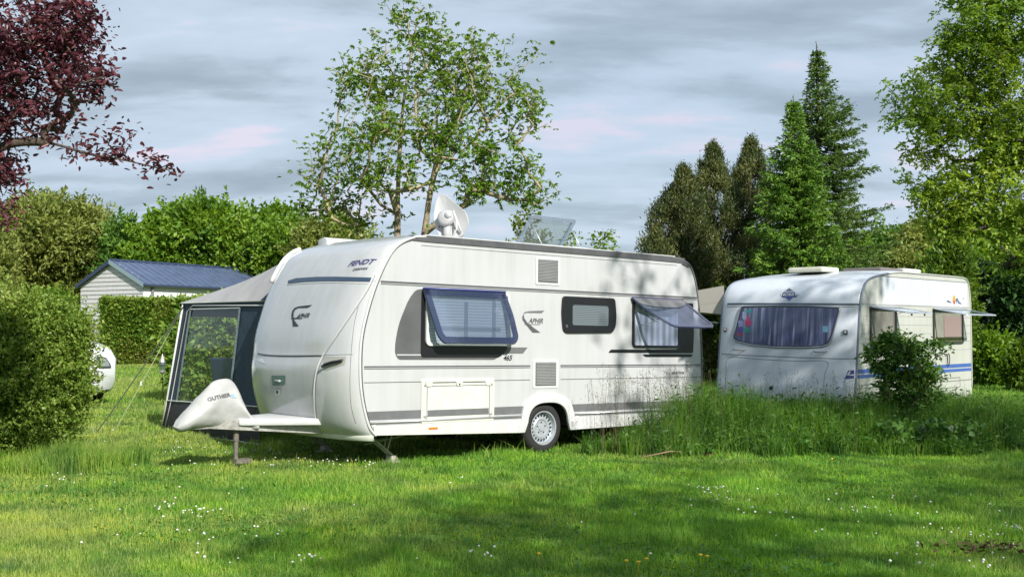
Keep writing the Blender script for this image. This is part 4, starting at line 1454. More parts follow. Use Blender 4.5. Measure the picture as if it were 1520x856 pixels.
def build_dish(root):
    d = empty('satellite_dish', PA.M, 'white tilted satellite dish standing up from the roof of the large caravan', 'satellite dish')
    # local frame at the roof; dish plate faces away from the camera
    bx, by = -0.98, .80
    c = Vector((bx, by, 2.93))
    # plate frame: u right-ish in the picture, v up
    toC = (PA.e - c); toC.z = 0; toC.normalize()
    rightv = Vector((0, 0, 1)).cross(toC).normalized()    # picture right
    n = (toC * .95 - rightv * .22).normalized(); n = (n + Vector((0, 0, .10))).normalized()
    v = (Vector((0, 0, 1)) - n * n.z).normalized(); u = v.cross(n).normalized()
    M = Matrix(((u.x, v.x, n.x, c.x), (u.y, v.y, n.y, c.y), (u.z, v.z, n.z, c.z), (0, 0, 0, 1)))
    out = round_poly([(-.15, .32), (-.06, .325), (.215, .095), (.262, -.04), (.19, -.235), (-.10, -.25), (-.19, -.08), (-.205, .08), (-.185, .22)], [.02, .02, .03, .04, .05, .05, .08, .08, .05], 4)
    mb = MB()
    k = len(out)
    L1 = [M @ Vector((x, y, 0)) for x, y in out]; L2 = [M @ Vector((x * .96, y * .96, .035)) for x, y in out]; L3 = [M @ Vector((x * .82, y * .82, .022)) for x, y in out]; L4 = [M @ Vector((x * .4, y * .4, .0)) for x, y in out]; L5 = [M @ Vector((0, 0, -.01))]
    L0 = [M @ Vector((x * .5, y * .5, -.06)) for x, y in out]
    vs = L1 + L2 + L3 + L4 + L5 + L0
    fs = []
    for i in range(k):
        j = (i + 1) % k
        for a in range(3): fs.append((a * k + i, a * k + j, (a + 1) * k + j, (a + 1) * k + i))
        fs.append((3 * k + i, 3 * k + j, 4 * k))
        fs.append((i, 4 * k + 1 + i, 4 * k + 1 + j, j))
    fs.append([4 * k + 1 + i for i in range(k)])
    WP = simple('white_plastic', (.44, .44, .44), .4, noise=.08)
    mb.add(vs, fs).build('dish', WP, d, auto=True)
    # motor housing, arm and base
    hb = MB()
    for a in range(8): pass
    hb.lathe([(.001, .0), (.09, .0), (.105, .03), (.10, .10), (.07, .125), (.001, .13)], (0, 0, 0), 'z', 20)
    hb.v = [tuple(M @ (Vector(p) + Vector((-.03, .0, .015)))) for p in hb.v]
    hb.build('motor_housing', WP, d, smooth=True)
    hb2 = MB(); hb2.lathe([(.001, .12), (.045, .12), (.05, .14), (.04, .165), (.001, .17)], (0, 0, 0), 'z', 16)
    hb2.v = [tuple(M @ (Vector(p) + Vector((.02, .04, .0)))) for p in hb2.v]
    hb2.build('motor_cap', TRIMW, d, smooth=True)
    MB().tube([M @ Vector((.06, .10, .06)), M @ Vector((.12, -.04, .08)), M @ Vector((.17, -.17, .06)), Vector((bx + .12, by, 2.66))], .014, 8).build('support_arm', TRIMW, d, smooth=True)
    MB().tube([M @ Vector((-.02, -.05, .05)), M @ Vector((-.02, -.18, .04)), Vector((bx, by, 2.64))], .05, 10).build('mast', WP, d, smooth=True)
    MB().tube([M @ Vector((.12, -.03, .1)), M @ Vector((.12, -.14, .1)), M @ Vector((.06, -.24, .06)), M @ Vector((-.1, -.25, .02))], .010, 8).build('cable', TRIMW, d, smooth=True)
    MB().box((bx - .22, by - .16, 2.622), (bx + .24, by + .16, 2.655)).build('base_plate', WP, d, bevel=.01)
    for x in (-.12, -.075):
        g = MB().lathe([(.012, .0), (.010, .014), (.001, .016)], (0, 0, 0), 'z', 8)
        g.v = [tuple(M @ (Vector(p) + Vector((x, -.10, .04)))) for p in g.v]
        g.build('bolt', DGREY, d, recalc=False)


# ------------------------------------------------------------------ hitch cover
def build_hitch_cover():
    r = empty('hitch_cover', PA.M, 'pale grey vinyl cover over the drawbar coupling of the large caravan', 'hitch cover')
    W = 2.3; yc = W / 2
    # silhouette measured in the photo, brought to the plane of the drawbar
    S = lambda px, py: PA.side(px, py, yc - .02)
    xs = [257, 262, 272, 290, 305, 312, 322, 333, 344, 352, 360, 368, 372]
    tp = [633, 622, 612, 594, 576, 569, 563, 560.5, 561, 573, 596, 615, 628]
    bt = [634, 640.5, 641, 636, 636, 637, 638, 638.5, 639, 639.5, 639.5, 639, 638]
    hw = [.05, .10, .12, .135, .14, .14, .13, .12, .12, .16, .21, .25, .26]
    mb = MB(); seg = 20; vs = []
    rng = random.Random(3)
    for i, (x, t, b) in enumerate(zip(xs, tp, bt)):
        X, z1 = S(x, t); _, z0 = S(x, b)
        for k in range(seg):
            a = 2 * math.pi * k / seg
            cz = (z1 + z0) / 2; hz = (z1 - z0) / 2
            ex = 1.0
            w_ = hw[i] * (1.0 - .45 * max(0, math.sin(a)) ** 1.2)
            fold = 1 + .07 * math.sin(5 * a + i * 1.3) * (0.6 if math.sin(a) > .5 else 1)
            vs.append((X + .01 * math.sin(3 * a + i), yc + w_ * math.cos(a) * fold, cz + hz * math.copysign(abs(math.sin(a)) ** .85, math.sin(a))))
    fs = [(i * seg + k, i * seg + (k + 1) % seg, (i + 1) * seg + (k + 1) % seg, (i + 1) * seg + k) for i in range(len(xs) - 1) for k in range(seg)]
    fs += [list(range(seg)), [(len(xs) - 1) * seg + k for k in range(seg)]]
    mb.add(vs, fs)
    o = mb.build('cover', COVER, r, smooth=True)
    sd = o.modifiers.new('s', 'SUBSURF'); sd.levels = 2; sd.render_levels = 2
    tex = bpy.data.textures.new('folds', 'CLOUDS'); tex.noise_scale = .30
    dm = o.modifiers.new('d', 'DISPLACE'); dm.texture = tex; dm.strength = .06; dm.mid_level = .5
    dg = bpy.context.evaluated_depsgraph_get(); dg.update()
    ev = o.evaluated_get(dg); me = bpy.data.meshes.new_from_object(ev)
    o.modifiers.clear(); o.data = me
    me.polygons.foreach_set('use_smooth', [True] * len(me.polygons))
    bvh = BVHTree.FromPolygons([v.co.copy() for v in me.vertices], [list(p.vertices) for p in me.polygons])
    def sm(px, py, rl):
        a, n0 = PA.hit(bvh, px, py); b, _ = PA.hit(bvh, px + rl[0], py + rl[1])
        u = (b - a).normalized(); vv = n0.cross(u).normalized(); n1 = u.cross(vv).normalized()
        return Matrix(((u.x, vv.x, n1.x, a.x), (u.y, vv.y, n1.y, a.y), (u.z, vv.z, n1.z, a.z), (0, 0, 0, 1)))
    text_on('GUTHIER', .060, sm(325.5, 589, (14, -3)), 'lettering', DGREY, o, bvh=bvh, sx=1.15, off=.008)
    text_on('3L', .062, sm(346.5, 587.5, (4, -.3)), 'lettering', simple('pale_blue_lettering', (.22, .42, .62), .5), o, bvh=bvh, sx=.9, off=.008)
    px_decal(PA, bvh, [(334, 634), (339, 631.5), (343, 634), (340, 637), (335, 637)], 'red_grip', REDL, o, off=.01)
    # dark strap round the nose
    return r


# ------------------------------------------------------------------ porch awning
def build_porch():
    r = empty('porch_awning', PA.M @ Matrix.Translation((-2.45, 2.3, 0)), 'navy and grey canvas porch awning on the far side of the large caravan', 'awning')
    off = Vector((-2.45, 2.3, 0))
    X = -2.45
    Q = lambda px, py, x=X: Vector((x, *PA.front(px, py, x))) - off
    bl = Q(240, 642); tl = Q(271, 450); tr = Q(407, 446); br = Q(386, 662)
    bl.z = max(bl.z, -.0); br.z = 0.02
    top = Q(431, 374)
    ridge_y = 0.02
    # end panel made of patches
    wTL, wTR, wBR, wBL = Q(284, 459), Q(357, 457), Q(341, 597), Q(263, 597)
    kl, kr = Q(249, 594), Q(384, 603)
    def quad(a, b, c, d, name, mat, par=r, n=6, bow=.03):
        mb = MB(); vs = []
        for i in range(n + 1):
            for j in range(n + 1):
                u, v = j / n, i / n
                p = (a * (1 - u) + b * u) * (1 - v) + (d * (1 - u) + c * u) * v
                p = p + Vector((-bow * math.sin(math.pi * u) * math.sin(math.pi * v), 0, 0))
                vs.append(p)
        fs = [(i * (n + 1) + j, i * (n + 1) + j + 1, (i + 1) * (n + 1) + j + 1, (i + 1) * (n + 1) + j) for i in range(n) for j in range(n)]
        return mb.add(vs, fs).build(name, mat, par, smooth=True, recalc=False)
    ep = quad(tl, wTL, wBL, kl, 'end_wall', TENTN, bow=0)
    # right pillar, top band, bottom skirt join the same wall
    e2 = quad(wTR, tr, kr, wBR, 'end_wall', TENTN, bow=0)
    quad(tl, tr, wTR, wTL, 'top_band', TENTN, bow=0)
    quad(kl, kr, br, bl, 'mud_skirt', TENTB, bow=.05)
    win = quad(wTL, wTR, wBR, wBL, 'clear_window', CLEAR, bow=.01)
    for a, b in ((wTL, wBL), (wTR, wBR)):
        d = (b - a)
        s_ = Vector((-.01, -.035, 0))
        MB().add([a + Vector((-.012, .03, 0)), a + Vector((-.012, -.03, 0)), b + Vector((-.012, -.03, 0)), b + Vector((-.012, .03, 0))], [(0, 1, 2, 3)]).build('zip_tape', TENTL, r, recalc=False)
    for a, b in ((wTL, wTR),):
        MB().tube([a + Vector((-.01, 0, 0)), b + Vector((-.01, 0, 0))], .008, 6).build('piping', ROPEW, r)
    pz = Vector((-.015, 0, 0))
    MB().tube([p + pz for p in (bl, kl, tl + Vector((0, -.05, -.02)))], .014, 6).build('piping', ROPEW, r, smooth=True)
    MB().tube([bl + pz + Vector((0, -.12, 0)), kl + pz + Vector((0, -.15, 0)), tl + Vector((0, -.20, -.12)) + pz, tl + Vector((0, -.38, -.04)) + pz, tr + Vector((0, .18, -.06)) + pz, tr + Vector((0, .05, -.14)) + pz, Q(404, 480) + pz], .008, 6).build('piping', ROPEW, r, smooth=True)
    MB().tube([kl + pz, kr + pz], .009, 6).build('piping', ROPEW, r)
    MB().tube([bl + pz, br + pz], .010, 6).build('piping', ROPEW, r)
    MB().tube([tl + pz, tr + pz], .010, 6).build('piping', ROPEW, r)
    # roof: grey canvas sloping from the caravan down to the outer eave; second bay behind
    L = 3.6                     # length along the caravan
    e1 = tl + Vector((-.02, 0, .02)); e2_ = tl + Vector((L, 0.0, .02))
    n = 8; mb = MB(); vs = []
    # front slope panel: from eave tl..tr up to the caravan
    rt_ = top.copy(); rt_.y = max(0.02, rt_.y)
    g1 = [tl + Vector((-.03, .04, .01)), tr + Vector((-.03, 0, .01)), rt_ + Vector((.25, 0, .0))]
    mid = Q(301, 432, -2.0)
    rf = MB()
    A_ = tl + Vector((-.03, .05, 0)); B_ = tr + Vector((-.03, -.02, 0)); C_ = Vector((.38, 0, 2.58)); D_ = Vector((L, 0, 2.60)); E_ = tl + Vector((L, .05, 0)); H_ = Q(303, 431, -1.2)
    Fz = A_ + Vector((.75, -.42, .30))
    vs = [A_, B_, C_, D_, E_, Fz, Vector((L, Fz.y, Fz.z))]
    rf.add(vs, [(0, 1, 2, 5), (5, 2, 3, 6), (0, 5, 6, 4)])
    ro = rf.build('roof', TENTG, r, recalc=True)
    bm = bmesh.new(); bm.from_mesh(ro.data)
    bmesh.ops.subdivide_edges(bm, edges=bm.edges, cuts=5, use_grid_fill=True)
    for v in bm.verts:
        v.co.z += .012 * math.sin(v.co.x * 2.1) ** 2 * math.sin(v.co.y * 1.6) ** 2
    bm.to_mesh(ro.data); bm.free()
    ro.data.polygons.foreach_set('use_smooth', [True] * len(ro.data.polygons)); sharp(ro.data, .15)
    # darker band along the bottom of the front slope and the gusset next to the caravan
    gus = MB().add([tr + Vector((-.04, .30, .01)), tr + Vector((-.04, -.05, 0)), Vector((.22, -.03, 2.38)), Vector((.24, .10, 2.36))], [(0, 1, 2, 3)])
    gus.build('gusset', TENTN, r, recalc=False)
    # outer long wall (faces away), with a window letting the hedge show through
    zb = .0
    o0 = Vector((0, bl.y, 0)); 
    a, b, c_, d_ = tl, tl + Vector((L, 0, 0)), bl + Vector((L, 0, 0)), bl
    lw = (d_ - a)
    P = lambda u, v: a + (b - a) * u + lw * v
    for (u0, u1, v0, v1, nm, mt) in ((0, 1, 0, .10, 'outer_wall', TENTN), (0, .04, .10, .76, 'outer_wall', TENTN), (.46, .54, .10, .76, 'outer_wall', TENTN), (.96, 1, .10, .76, 'outer_wall', TENTN),
                                     (0, 1, .76, 1, 'outer_wall', TENTB), (.04, .46, .10, .76, 'clear_window', CLEAR), (.54, .96, .10, .76, 'clear_window', CLEAR)):
        MB().add([P(u0, v0), P(u1, v0), P(u1, v1), P(u0, v1)], [(0, 1, 2, 3)]).build(nm, mt, r, recalc=False)
    # rear end wall: clear window too
    a, b, c_, d_ = tl + Vector((L, 0, 0)), tr + Vector((L, 0, 0)), br + Vector((L, -.0, 0)), bl + Vector((L, 0, 0))
    P2 = lambda u, v: (a * (1 - u) + b * u) * (1 - v) + (d_ * (1 - u) + c_ * u) * v
    for (u0, u1, v0, v1, nm, mt) in ((0, 1, 0, .08, 'rear_wall', TENTN), (0, .10, .08, .74, 'rear_wall', TENTN), (.82, 1, .08, .74, 'rear_wall', TENTN), (0, 1, .74, 1, 'rear_wall', TENTB), (.10, .82, .08, .74, 'clear_window', CLEAR)):
        MB().add([P2(u0, v0), P2(u1, v0), P2(u1, v1), P2(u0, v1)], [(0, 1, 2, 3)]).build(nm, mt, r, recalc=False)
    # frame poles inside
    for x in (.06, L - .06):
        MB().tube([tl + Vector((x, -.05, -.02)), Vector((bl.x + x, bl.y - .05, 0))], .016, 8).build('pole', ALU, r, smooth=True)
    MB().tube([tl + Vector((.06, -.05, -.02)), tl + Vector((L - .06, -.05, -.02))], .014, 8).build('pole', ALU, r, smooth=True)
    # guy strap and rope
    return r, tl + off, bl + off


def build_guys(tl):
    tlw = PA.M @ tl
    a = px_at(274, 452, tlw.y - .05)
    g1 = Vector(ground_hit(141, 645))
    r = empty('guy_strap', g1, 'dark webbing storm strap from the awning corner to the lawn', 'guy strap')
    d = a - g1; s_ = Vector((.018, 0, .018)); mid = d * .5 - Vector((0, 0, .03))
    P = [Vector((0, 0, 0)), d * .25 + Vector((0, 0, -.02)), mid, d * .75 + Vector((0, 0, -.02)), d]
    vs = [];
    for i, p in enumerate(P):
        tw = i * .5
        w = Vector((.8, 0, .55)).normalized() * .022
        vs += [p - w, p + w, p + w + Vector((0, .003, 0)), p - w + Vector((0, .003, 0))]
    fs = [(4 * i + a_, 4 * i + (a_ + 1) % 4, 4 * i + 4 + (a_ + 1) % 4, 4 * i + 4 + a_) for i in range(4) for a_ in range(4)]
    MB().add(vs, fs).build('strap', simple('dark_webbing', (.05, .052, .042), .8, noise=.3), r)
    MB().tube([(0.0, 0, -.08), (-.03, 0, .09), (.02, 0, .09)], .008, 6).build('peg', GALV, r)
    g2 = Vector(ground_hit(168, 638)) + Vector((0, .1, 0))
    r = empty('guy_rope', g2, 'thin pale guy rope just right of the dark storm strap', 'guy rope')
    d = px_at(272, 455, tlw.y - .03) - g2
    MB().tube([(0, 0, 0), d * .5 - Vector((0, 0, .02)), d], .006, 5).build('rope', simple('pale_rope', (.45, .46, .30), .8), r)
    m = d * .38
    MB().box((m.x - .012, m.y - .01, m.z - .035), (m.x + .012, m.y + .01, m.z + .035)).build('tensioner', ROPEW, r, bevel=.004)
    MB().tube([(0, 0, -.08), (-.03, 0, .07)], .006, 6).build('peg', GALV, r)


def ground_hit(px, py):
    r = ray(px, py); t = -EYE / r.z
    for _ in range(20):
        y = r.y * t; z = float(ground_z(0, y)); t = (z - EYE) / r.z if r.z < -1e-4 else t
    return (r.x * t, r.y * t, float(ground_z(0, r.y * t)))


def build_lantern():
    p = ground_hit(243, 606)
    r = empty('garden_lantern', p, 'small metal garden lantern on a thin stake beside the porch awning', 'lantern')
    MB().tube([(0, 0, -.05), (-.03, 0, .55), (-.035, 0, .62)], .008, 6).build('stake', BLACK, r, smooth=True)
    c = (-.035, 0, 0)
    MB().lathe([(.012, .62), (.055, .66), (.06, .70)], c, 'z', 8).build('base', GALV, r)
    MB().lathe([(.05, .70), (.068, .80), (.045, .85)], c, 'z', 8).build('glass_shade', ACRYLG, r, recalc=False)
    MB().lathe([(.06, .845), (.03, .92), (.012, .98), (.001, 1.0)], c, 'z', 8).build('cap', GALV, r)


def build_chair(loc, rz, label):
    r = empty('camping_chair', Matrix.Translation(loc) @ Matrix.Rotation(rz, 4, 'Z'), label, 'chair', 'camping chairs in the porch awning')
    fab = simple('blue_chair_fabric', (.03, .05, .12), .8, noise=.3)
    MB().box((-.24, -.22, .42), (.24, .24, .47)).build('seat', fab, r, bevel=.015)
    bk = Matrix.Translation((0, .24, .45)) @ Matrix.Rotation(R(-14), 4, 'X')
    MB().box((-.24, -.02, 0), (.24, .03, .68), bk).build('backrest', fab, r, bevel=.02)
    for s in (-1, 1):
        MB().tube([(s * .27, -.25, 0), (s * .27, .22, .44)], .012, 6).build('leg', ALU, r)
        MB().tube([(s * .25, .26, 0), (s * .25, -.2, .44)], .012, 6).build('leg', ALU, r)
        MB().box((s * .27 - .03, -.22, .62), (s * .27 + .03, .24, .65)).build('armrest', BLACK, r, bevel=.008)
        MB().tube([(s * .27, -.16, .44), (s * .27, -.16, .62)], .01, 6).build('arm_post', ALU, r)
    return r


# ------------------------------------------------------------------ the older caravan
def build_caravan_b():
    root = empty('older_caravan', PB.M, 'older smaller cream and white caravan with blue side stripes and side windows propped flat out', 'caravan')
    W = 2.50
    key = [(.02, .36), (.035, .55), (.075, .74), (.13, 1.16), (.19, 1.6), (.25, 1.92), (.33, 2.10), (.45, 2.23), (.65, 2.31), (1.02, 2.37), (1.68, 2.435), (2.6, 2.44), (3.6, 2.44),
           (4.35, 2.435), (4.56, 2.405), (4.66, 2.32), (4.71, 2.15), (4.74, 1.9), (4.745, 1.2), (4.74, .40)]
    prof = [(p.x, p.y) for p in spline([(a, b, 0) for a, b in key], 5)]

    def bulge(t, x, z):
        roof = min(1, max(0, (z - 2.15) / 0.25))
        if x < 1.2:
            k = 1 - min(1, max(0, (x - .3) / .9))
            low = .06 * max(0, (1.25 - z)) 
            return ((-.15 - low) * (1 - roof) * k - .06 * roof * k, .055 * roof)
        if x > 4.2: return (.06 * (1 - roof), .055 * roof)
        return (0, .055 * roof)
    mb = shell(prof, W, bulge, 28, expo=(3.2, .55))
    poly = side_outline(prof, (2.35, .36, .33))
    v, f = fill2d(poly)
    mb.add([(a, 0, b) for a, b, _ in v], f, 1)
    mb.add([(a, W, b) for a, b, _ in v], [g[::-1] for g in f], 1)
    for x0, x1, y0, y1 in ((.03, 1.98, 0, W), (1.98, 2.72, .32, W - .32), (2.72, 4.73, 0, W)):
        mb.add([(x0, y0, .39), (x1, y0, .39), (x1, y1, .39), (x0, y1, .39)], [(0, 1, 2, 3)], 2)
    me = mb.mesh('body')
    link('body', me, [OLDW, OLDC, UNDER], root)
    me.polygons.foreach_set('use_smooth', [p.material_index == 0 for p in me.polygons])
    bvh = BVHTree.FromPolygons([v.co.copy() for v in me.vertices], [list(p.vertices) for p in me.polygons])
    fr = [Vector((x, -.008, z)) for x, z in prof if x < 1.3]
    MB().tube(fr, .018, 8).build('edge_trim', simple('blue_grey_trim', (.17, .20, .25), .4, metal=.3), root, smooth=True, label='grey moulding at the front corner')
    MB().tube([Vector((x, W + .008, z)) for x, z in prof if x < 1.3], .018, 8).build('edge_trim', simple('blue_grey_trim', (.17, .20, .25), .4), root, smooth=True)
    rr_ = [Vector((x, -.008, z)) for x, z in prof if x > 1.2]
    MB().tube(rr_, .012, 8).build('edge_trim', simple('pale_grey_trim', (.45, .46, .42), .4), root, smooth=True, label='pale moulding along the roof and rear edge')
    # roof edge strip, upper line
    def strip(x0, x1, z, h, mat, name='moulding', proud=.006, z1=None):
        z1 = z if z1 is None else z1
        return MB().prism([(x0, z - h / 2), (x1, z1 - h / 2), (x1, z1 + h / 2), (x0, z + h / 2)], .002, -proud, 'y').build(name, mat, root)
    strip(1.04, 4.58, 2.350, .008, MGREY, 'seam')
    strip(.27, 4.73, 1.888, .014, LGREY)
    for z in (1.705, 1.56, 1.415, 1.27, 1.12): strip(.20, 4.74, z, .008, LGREY, 'siding_groove', .003)
    # white upper side panel over the cream siding
    strip(1.06, 4.6, 2.12, .44, OLDW, 'upper_panel', .0015)
    # blue stripes
    strip(.07, 4.742, .828, .066, BLUEV, 'blue_stripe', .003); strip(.07, 4.742, .748, .055, BLUEV, 'blue_stripe', .003)
    strip(.05, 4.74, .56, .010, MGREY, 'seam')
    for (a, b) in (((.20, .62), (1.15, .44)), ((3.2, .62), (4.2, .44))):
        o_ = rrect(a[0], b[1], b[0], a[1], .02)
        ring(root, 'locker_flap', o_, inset(o_, .01), .001, -.005, MGREY)
    px_decal(PB, bvh, [(1253.5, 562.5), (1259, 549.5), (1268, 548.8), (1268, 561.5)], 'blue_stripe', NAVYV, root, off=.005)
    px_decal(PB, bvh, [(1257, 556.5), (1261, 550.6), (1263, 550.6), (1260, 556), (1267, 555), (1267, 557)], 'white_flash', TRIMW, root, off=.008)
    # front: trim band, window, locker, handles, lamps
    L_ = lambda pts, r, nm, m, n=6: px_line(PB, bvh, pts, r, nm, m, root, n=n)
    L_([(1080.5, 450.8), (1120, 450.6), (1180, 450.8), (1240, 451.2), (1275, 451.5)], .017, 'front_moulding', simple('slate_trim', (.10, .135, .17), .35), n=10)
    L_([(1080, 454.2), (1120, 453.8), (1180, 454), (1240, 454.4), (1274, 454.6)], .010, 'front_moulding', TRIMW, n=10)
    L_([(1068, 524.5), (1110, 527), (1180, 530), (1240, 532), (1268, 532)], .006, 'front_seam', MGREY, n=8)
    lk = L_([(1077, 576), (1078, 552), (1083, 530.5), (1130, 533), (1180, 535.5), (1227, 536.5), (1224, 556), (1222, 580)], .005, 'front_locker', simple('locker_line', (.18, .2, .24), .5), n=6)
    # window: pane, dark gasket, thin chrome line
    wp = [(1101.5, 454.8), (1150, 453.6), (1200, 453.8), (1247, 456.5), (1246.5, 463), (1236, 500), (1231, 511), (1221, 514.5), (1190, 516), (1150, 515.2), (1120, 512.5), (1092, 506.5), (1088, 502), (1091, 492), (1098, 462)]
    wp = round_poly(wp, [4, 0, 0, 3, 2, 3, 4, 4, 0, 0, 0, 4, 3, 2, 2], 3)
    wn_ = px_decal(PB, bvh, wp, 'front_window', simple('front_gasket', (.045, .05, .07), .35), root, off=.012)
    ip = [(px_ + (1168 - px_) * .045, py_ + (485 - py_) * .085) for px_, py_ in wp]
    # subdivided pane so it follows the curve
    cur, nt, pp = mat_new('net_curtain_behind_glass'); LK = nt.links.new
    tc = N(nt, 'ShaderNodeTexCoord')
    mpn = N(nt, 'ShaderNodeMapping', inp={3: (.1, 1.0, .05)}); LK(tc.outputs['Object'], mpn.inputs[0])
    wv = N(nt, 'ShaderNodeTexNoise', inp={'Scale': 16.0, 'Detail': 4.0, 'Roughness': .6}); LK(mpn.outputs[0], wv.inputs[0])
    rp = ramp(nt, [(.34, (.025, .033, .085)), (.5, (.07, .085, .17)), (.66, (.24, .26, .36))]); LK(wv.outputs[0], rp.inputs[0])
    LK(rp.outputs[0], pp.inputs['Base Color']); pp.inputs['Roughness'].default_value = .08; pp.inputs['Specular IOR Level'].default_value = .6
    px_decal(PB, bvh, ip, 'pane', cur, wn_, off=.016)
    gr = [l for l in []]
    rim_pts = wp + [wp[0], wp[1]]
    P = []
    for a, b in wp:
        l, n_ = PB.hit(bvh, a, b); P.append(l + n_ * .014)
    MB().tube(P, .012, 6, closed=True).build('window_rim', simple('rim_chrome', (.35, .37, .42), .3, metal=.5), wn_, smooth=True)
    # stickers inside the left of the front window
    sc = [((.03, .30, .28), (1108, 460, 1117, 464)), ((.30, .34, .50), (1103, 463, 1109, 474)), ((.45, .04, .14), (1107, 476, 1116, 483)), ((.5, .05, .1), (1109, 470, 1113, 476)),
          ((.03, .28, .25), (1105, 487, 1114, 493)), ((.10, .06, .30), (1096, 487, 1104, 493)), ((.32, .05, .12), (1095, 494, 1103, 498)), ((.2, .25, .45), (1097, 476, 1104, 485)), ((.12, .3, .4), (1222, 484, 1230, 493))]
    for i, (c_, (a, b, c2, d2)) in enumerate(sc):
        px_decal(PB, bvh, [(a, b), (c2, b), (c2, d2), (a, d2)], 'sticker', simple('sticker_ink', c_, .4, noise=.4, nscale=30), wn_, off=.019)
    # corner lamps and handles
    for (cx, cy) in ((1077.5, 489), (1255, 493)):
        l, n_ = PB.hit(bvh, cx, cy)
        q = n_.to_track_quat('Z', 'Y').to_matrix().to_4x4(); M_ = Matrix.Translation(l) @ q
        b_ = MB().box((-.035, -.035, -.01), (.035, .035, .03), M_).build('corner_lamp', DGREY, root, bevel=.008)
        MB().lathe([(.022, .03), (.018, .036), (.001, .038)], (0, 0, 0), 'z', 12)
        m_ = MB().lathe([(.022, .031), (.018, .036), (.001, .038)], (0, 0, 0), 'z', 12); m_.v = [tuple(M_ @ Vector(p)) for p in m_.v]
        m_.build('lens', ALU, b_, recalc=False)
    for pts in (((1089, 516.5), (1091, 519), (1104, 520), (1107, 517.5)), ((1208, 520), (1211, 522.5), (1225, 523), (1228, 520.5))):
        P = []
        for i, (a, b) in enumerate(pts):
            l, n_ = PB.hit(bvh, a, b); P.append(l + n_ * (.0 if i in (0, 3) else .045))
        MB().tube(P, .010, 8).build('grab_handle', LGREY, root, smooth=True)
    l, n_ = PB.hit(bvh, 1145, 575.5)
    M_ = Matrix.Translation(l) @ n_.to_track_quat('Z', 'Y').to_matrix().to_4x4()
    MB().box((-.03, -.03, -.01), (.03, .03, .02), M_).build('locker_lock', BLACK, root, bevel=.006)
    # lower front valance
    vs = []
    for k in range(25):
        v_ = -math.cos(math.pi * k / 24); w_ = (1 - abs(v_) ** 3.2) ** .55
        x = .03 - .19 * w_; y = W / 2 * (1 + v_)
        vs += [(x + .07, y, .20), (x + .05, y, .30), (x + .02, y, .38)]
    fs = [(3 * k + a, 3 * k + a + 1, 3 * k + a + 4, 3 * k + a + 3) for k in range(24) for a in range(2)]
    MB().add(vs, fs).build('front_valance', OLDW, root, smooth=True)
    MB().prism([(.06, .37), (.08, .22), (4.70, .24), (4.74, .41), (2.75, .41), (2.71, .24), (2.0, .24), (1.96, .38)], .004, -.010, 'y').build('skirt', OLDC, root)
    # emblem: wide lozenge with dark name plate
    em = [(1171.5, 427), (1180, 433), (1176.5, 436), (1183.5, 437), (1187, 436.6), (1183, 441.2), (1177, 441.8), (1171.5, 447.6), (1166, 441.8), (1161.5, 441.2), (1158.5, 436.6), (1163, 437), (1167, 436), (1163.6, 433)]
    e_ = px_decal(PB, bvh, em, 'emblem', simple('emblem_silver', (.33, .36, .42), .3, metal=.3), root, off=.005)
    px_decal(PB, bvh, [(1162, 434.6), (1181, 434.6), (1182.5, 441), (1161, 441)], 'name_plate', NAVYV, e_, off=.008)
    px_decal(PB, bvh, [(1166, 441.3), (1177, 441.3), (1171.5, 446)], 'blue_field', BLUEV, e_, off=.008)
    px_decal(PB, bvh, [(1171.5, 428.5), (1176, 431.8), (1167, 431.8)], 'dark_field', DGREY, e_, off=.008)
    def surf_m(px, py, rl):
        a, n0 = PB.hit(bvh, px, py); b, _ = PB.hit(bvh, px + rl[0], py + rl[1])
        u = (b - a).normalized(); vv = n0.cross(u).normalized(); n1 = u.cross(vv).normalized()
        return Matrix(((u.x, vv.x, n1.x, a.x), (u.y, vv.y, n1.y, a.y), (u.z, vv.z, n1.z, a.z), (0, 0, 0, 1)))
    text_on('HOBBY', .072, surf_m(1171.6, 437.9, (6, 0)), 'lettering', TRIMW, e_, bvh=bvh, sx=1.25, off=.012)
    # side windows with flaps nearly horizontal
    for i, (x0, x1, z0, z1) in enumerate(((.57, 1.55, 1.215, 1.835), (3.02, 4.36, 1.225, 1.835))):
        o_ = rrect(x0, z0, x1, z1, .05)
        fr_ = ring(root, 'window_frame', o_, inset(o_, .045), .001, -.022, simple('window_rubber', (.035, .038, .03), .5))
        panel(fr_, 'window_opening', inset(o_, .04), -.001, .003, INTERIOR if i == 0 else simple('room_beige', (.46, .42, .32), .8, noise=.15, nscale=3))
        c_ = MB()
        if i == 0:
            c_.box((x0 + .05, -.010, z0 + .05), (x0 + .18, -.006, z1 - .05)); 
        else:
            c_.box((x0 + .05, -.010, z0 + .06), (x0 + .12, -.006, z1 - .06)); 
        c_.build('curtain', simple('grey_curtain', (.24, .24, .19), .8), fr_)
        if i == 1:
            MB().box((x0 + .48, -.012, z0 + .13), (x1 - .10, -.007, z1 - .12)).build('blind', simple('pink_blind', (.52, .36, .30), .8), fr_)
            MB().box((x0 + .06, -.012, z0 + .05), (x1 - .06, -.008, z0 + .12)).build('sill', simple('olive_sill', (.20, .20, .08), .8), fr_)
        MB().box((x1 - .10, -.03, z0 + .10), (x1 - .085, -.022, z1 - .04)).build('stay_arm', BLACK, fr_)
        fl, rt = flap(root, rrect(x0 - .02, z0 - .0, x1 + .02, z1 + .01, .05), z1 + .01, -.01, R(80 if i == 0 else 79), .05, ACRYLC, simple('flap_rim', (.30, .33, .38), .35), 'window',
                      label=('front' if i == 0 else 'rear') + ' side window propped out level')
        MB().tube([(x0, -.02, z1 + .015), (x1, -.02, z1 + .015)], .012, 6).build('hinge_rail', LGREY, fl, smooth=True)
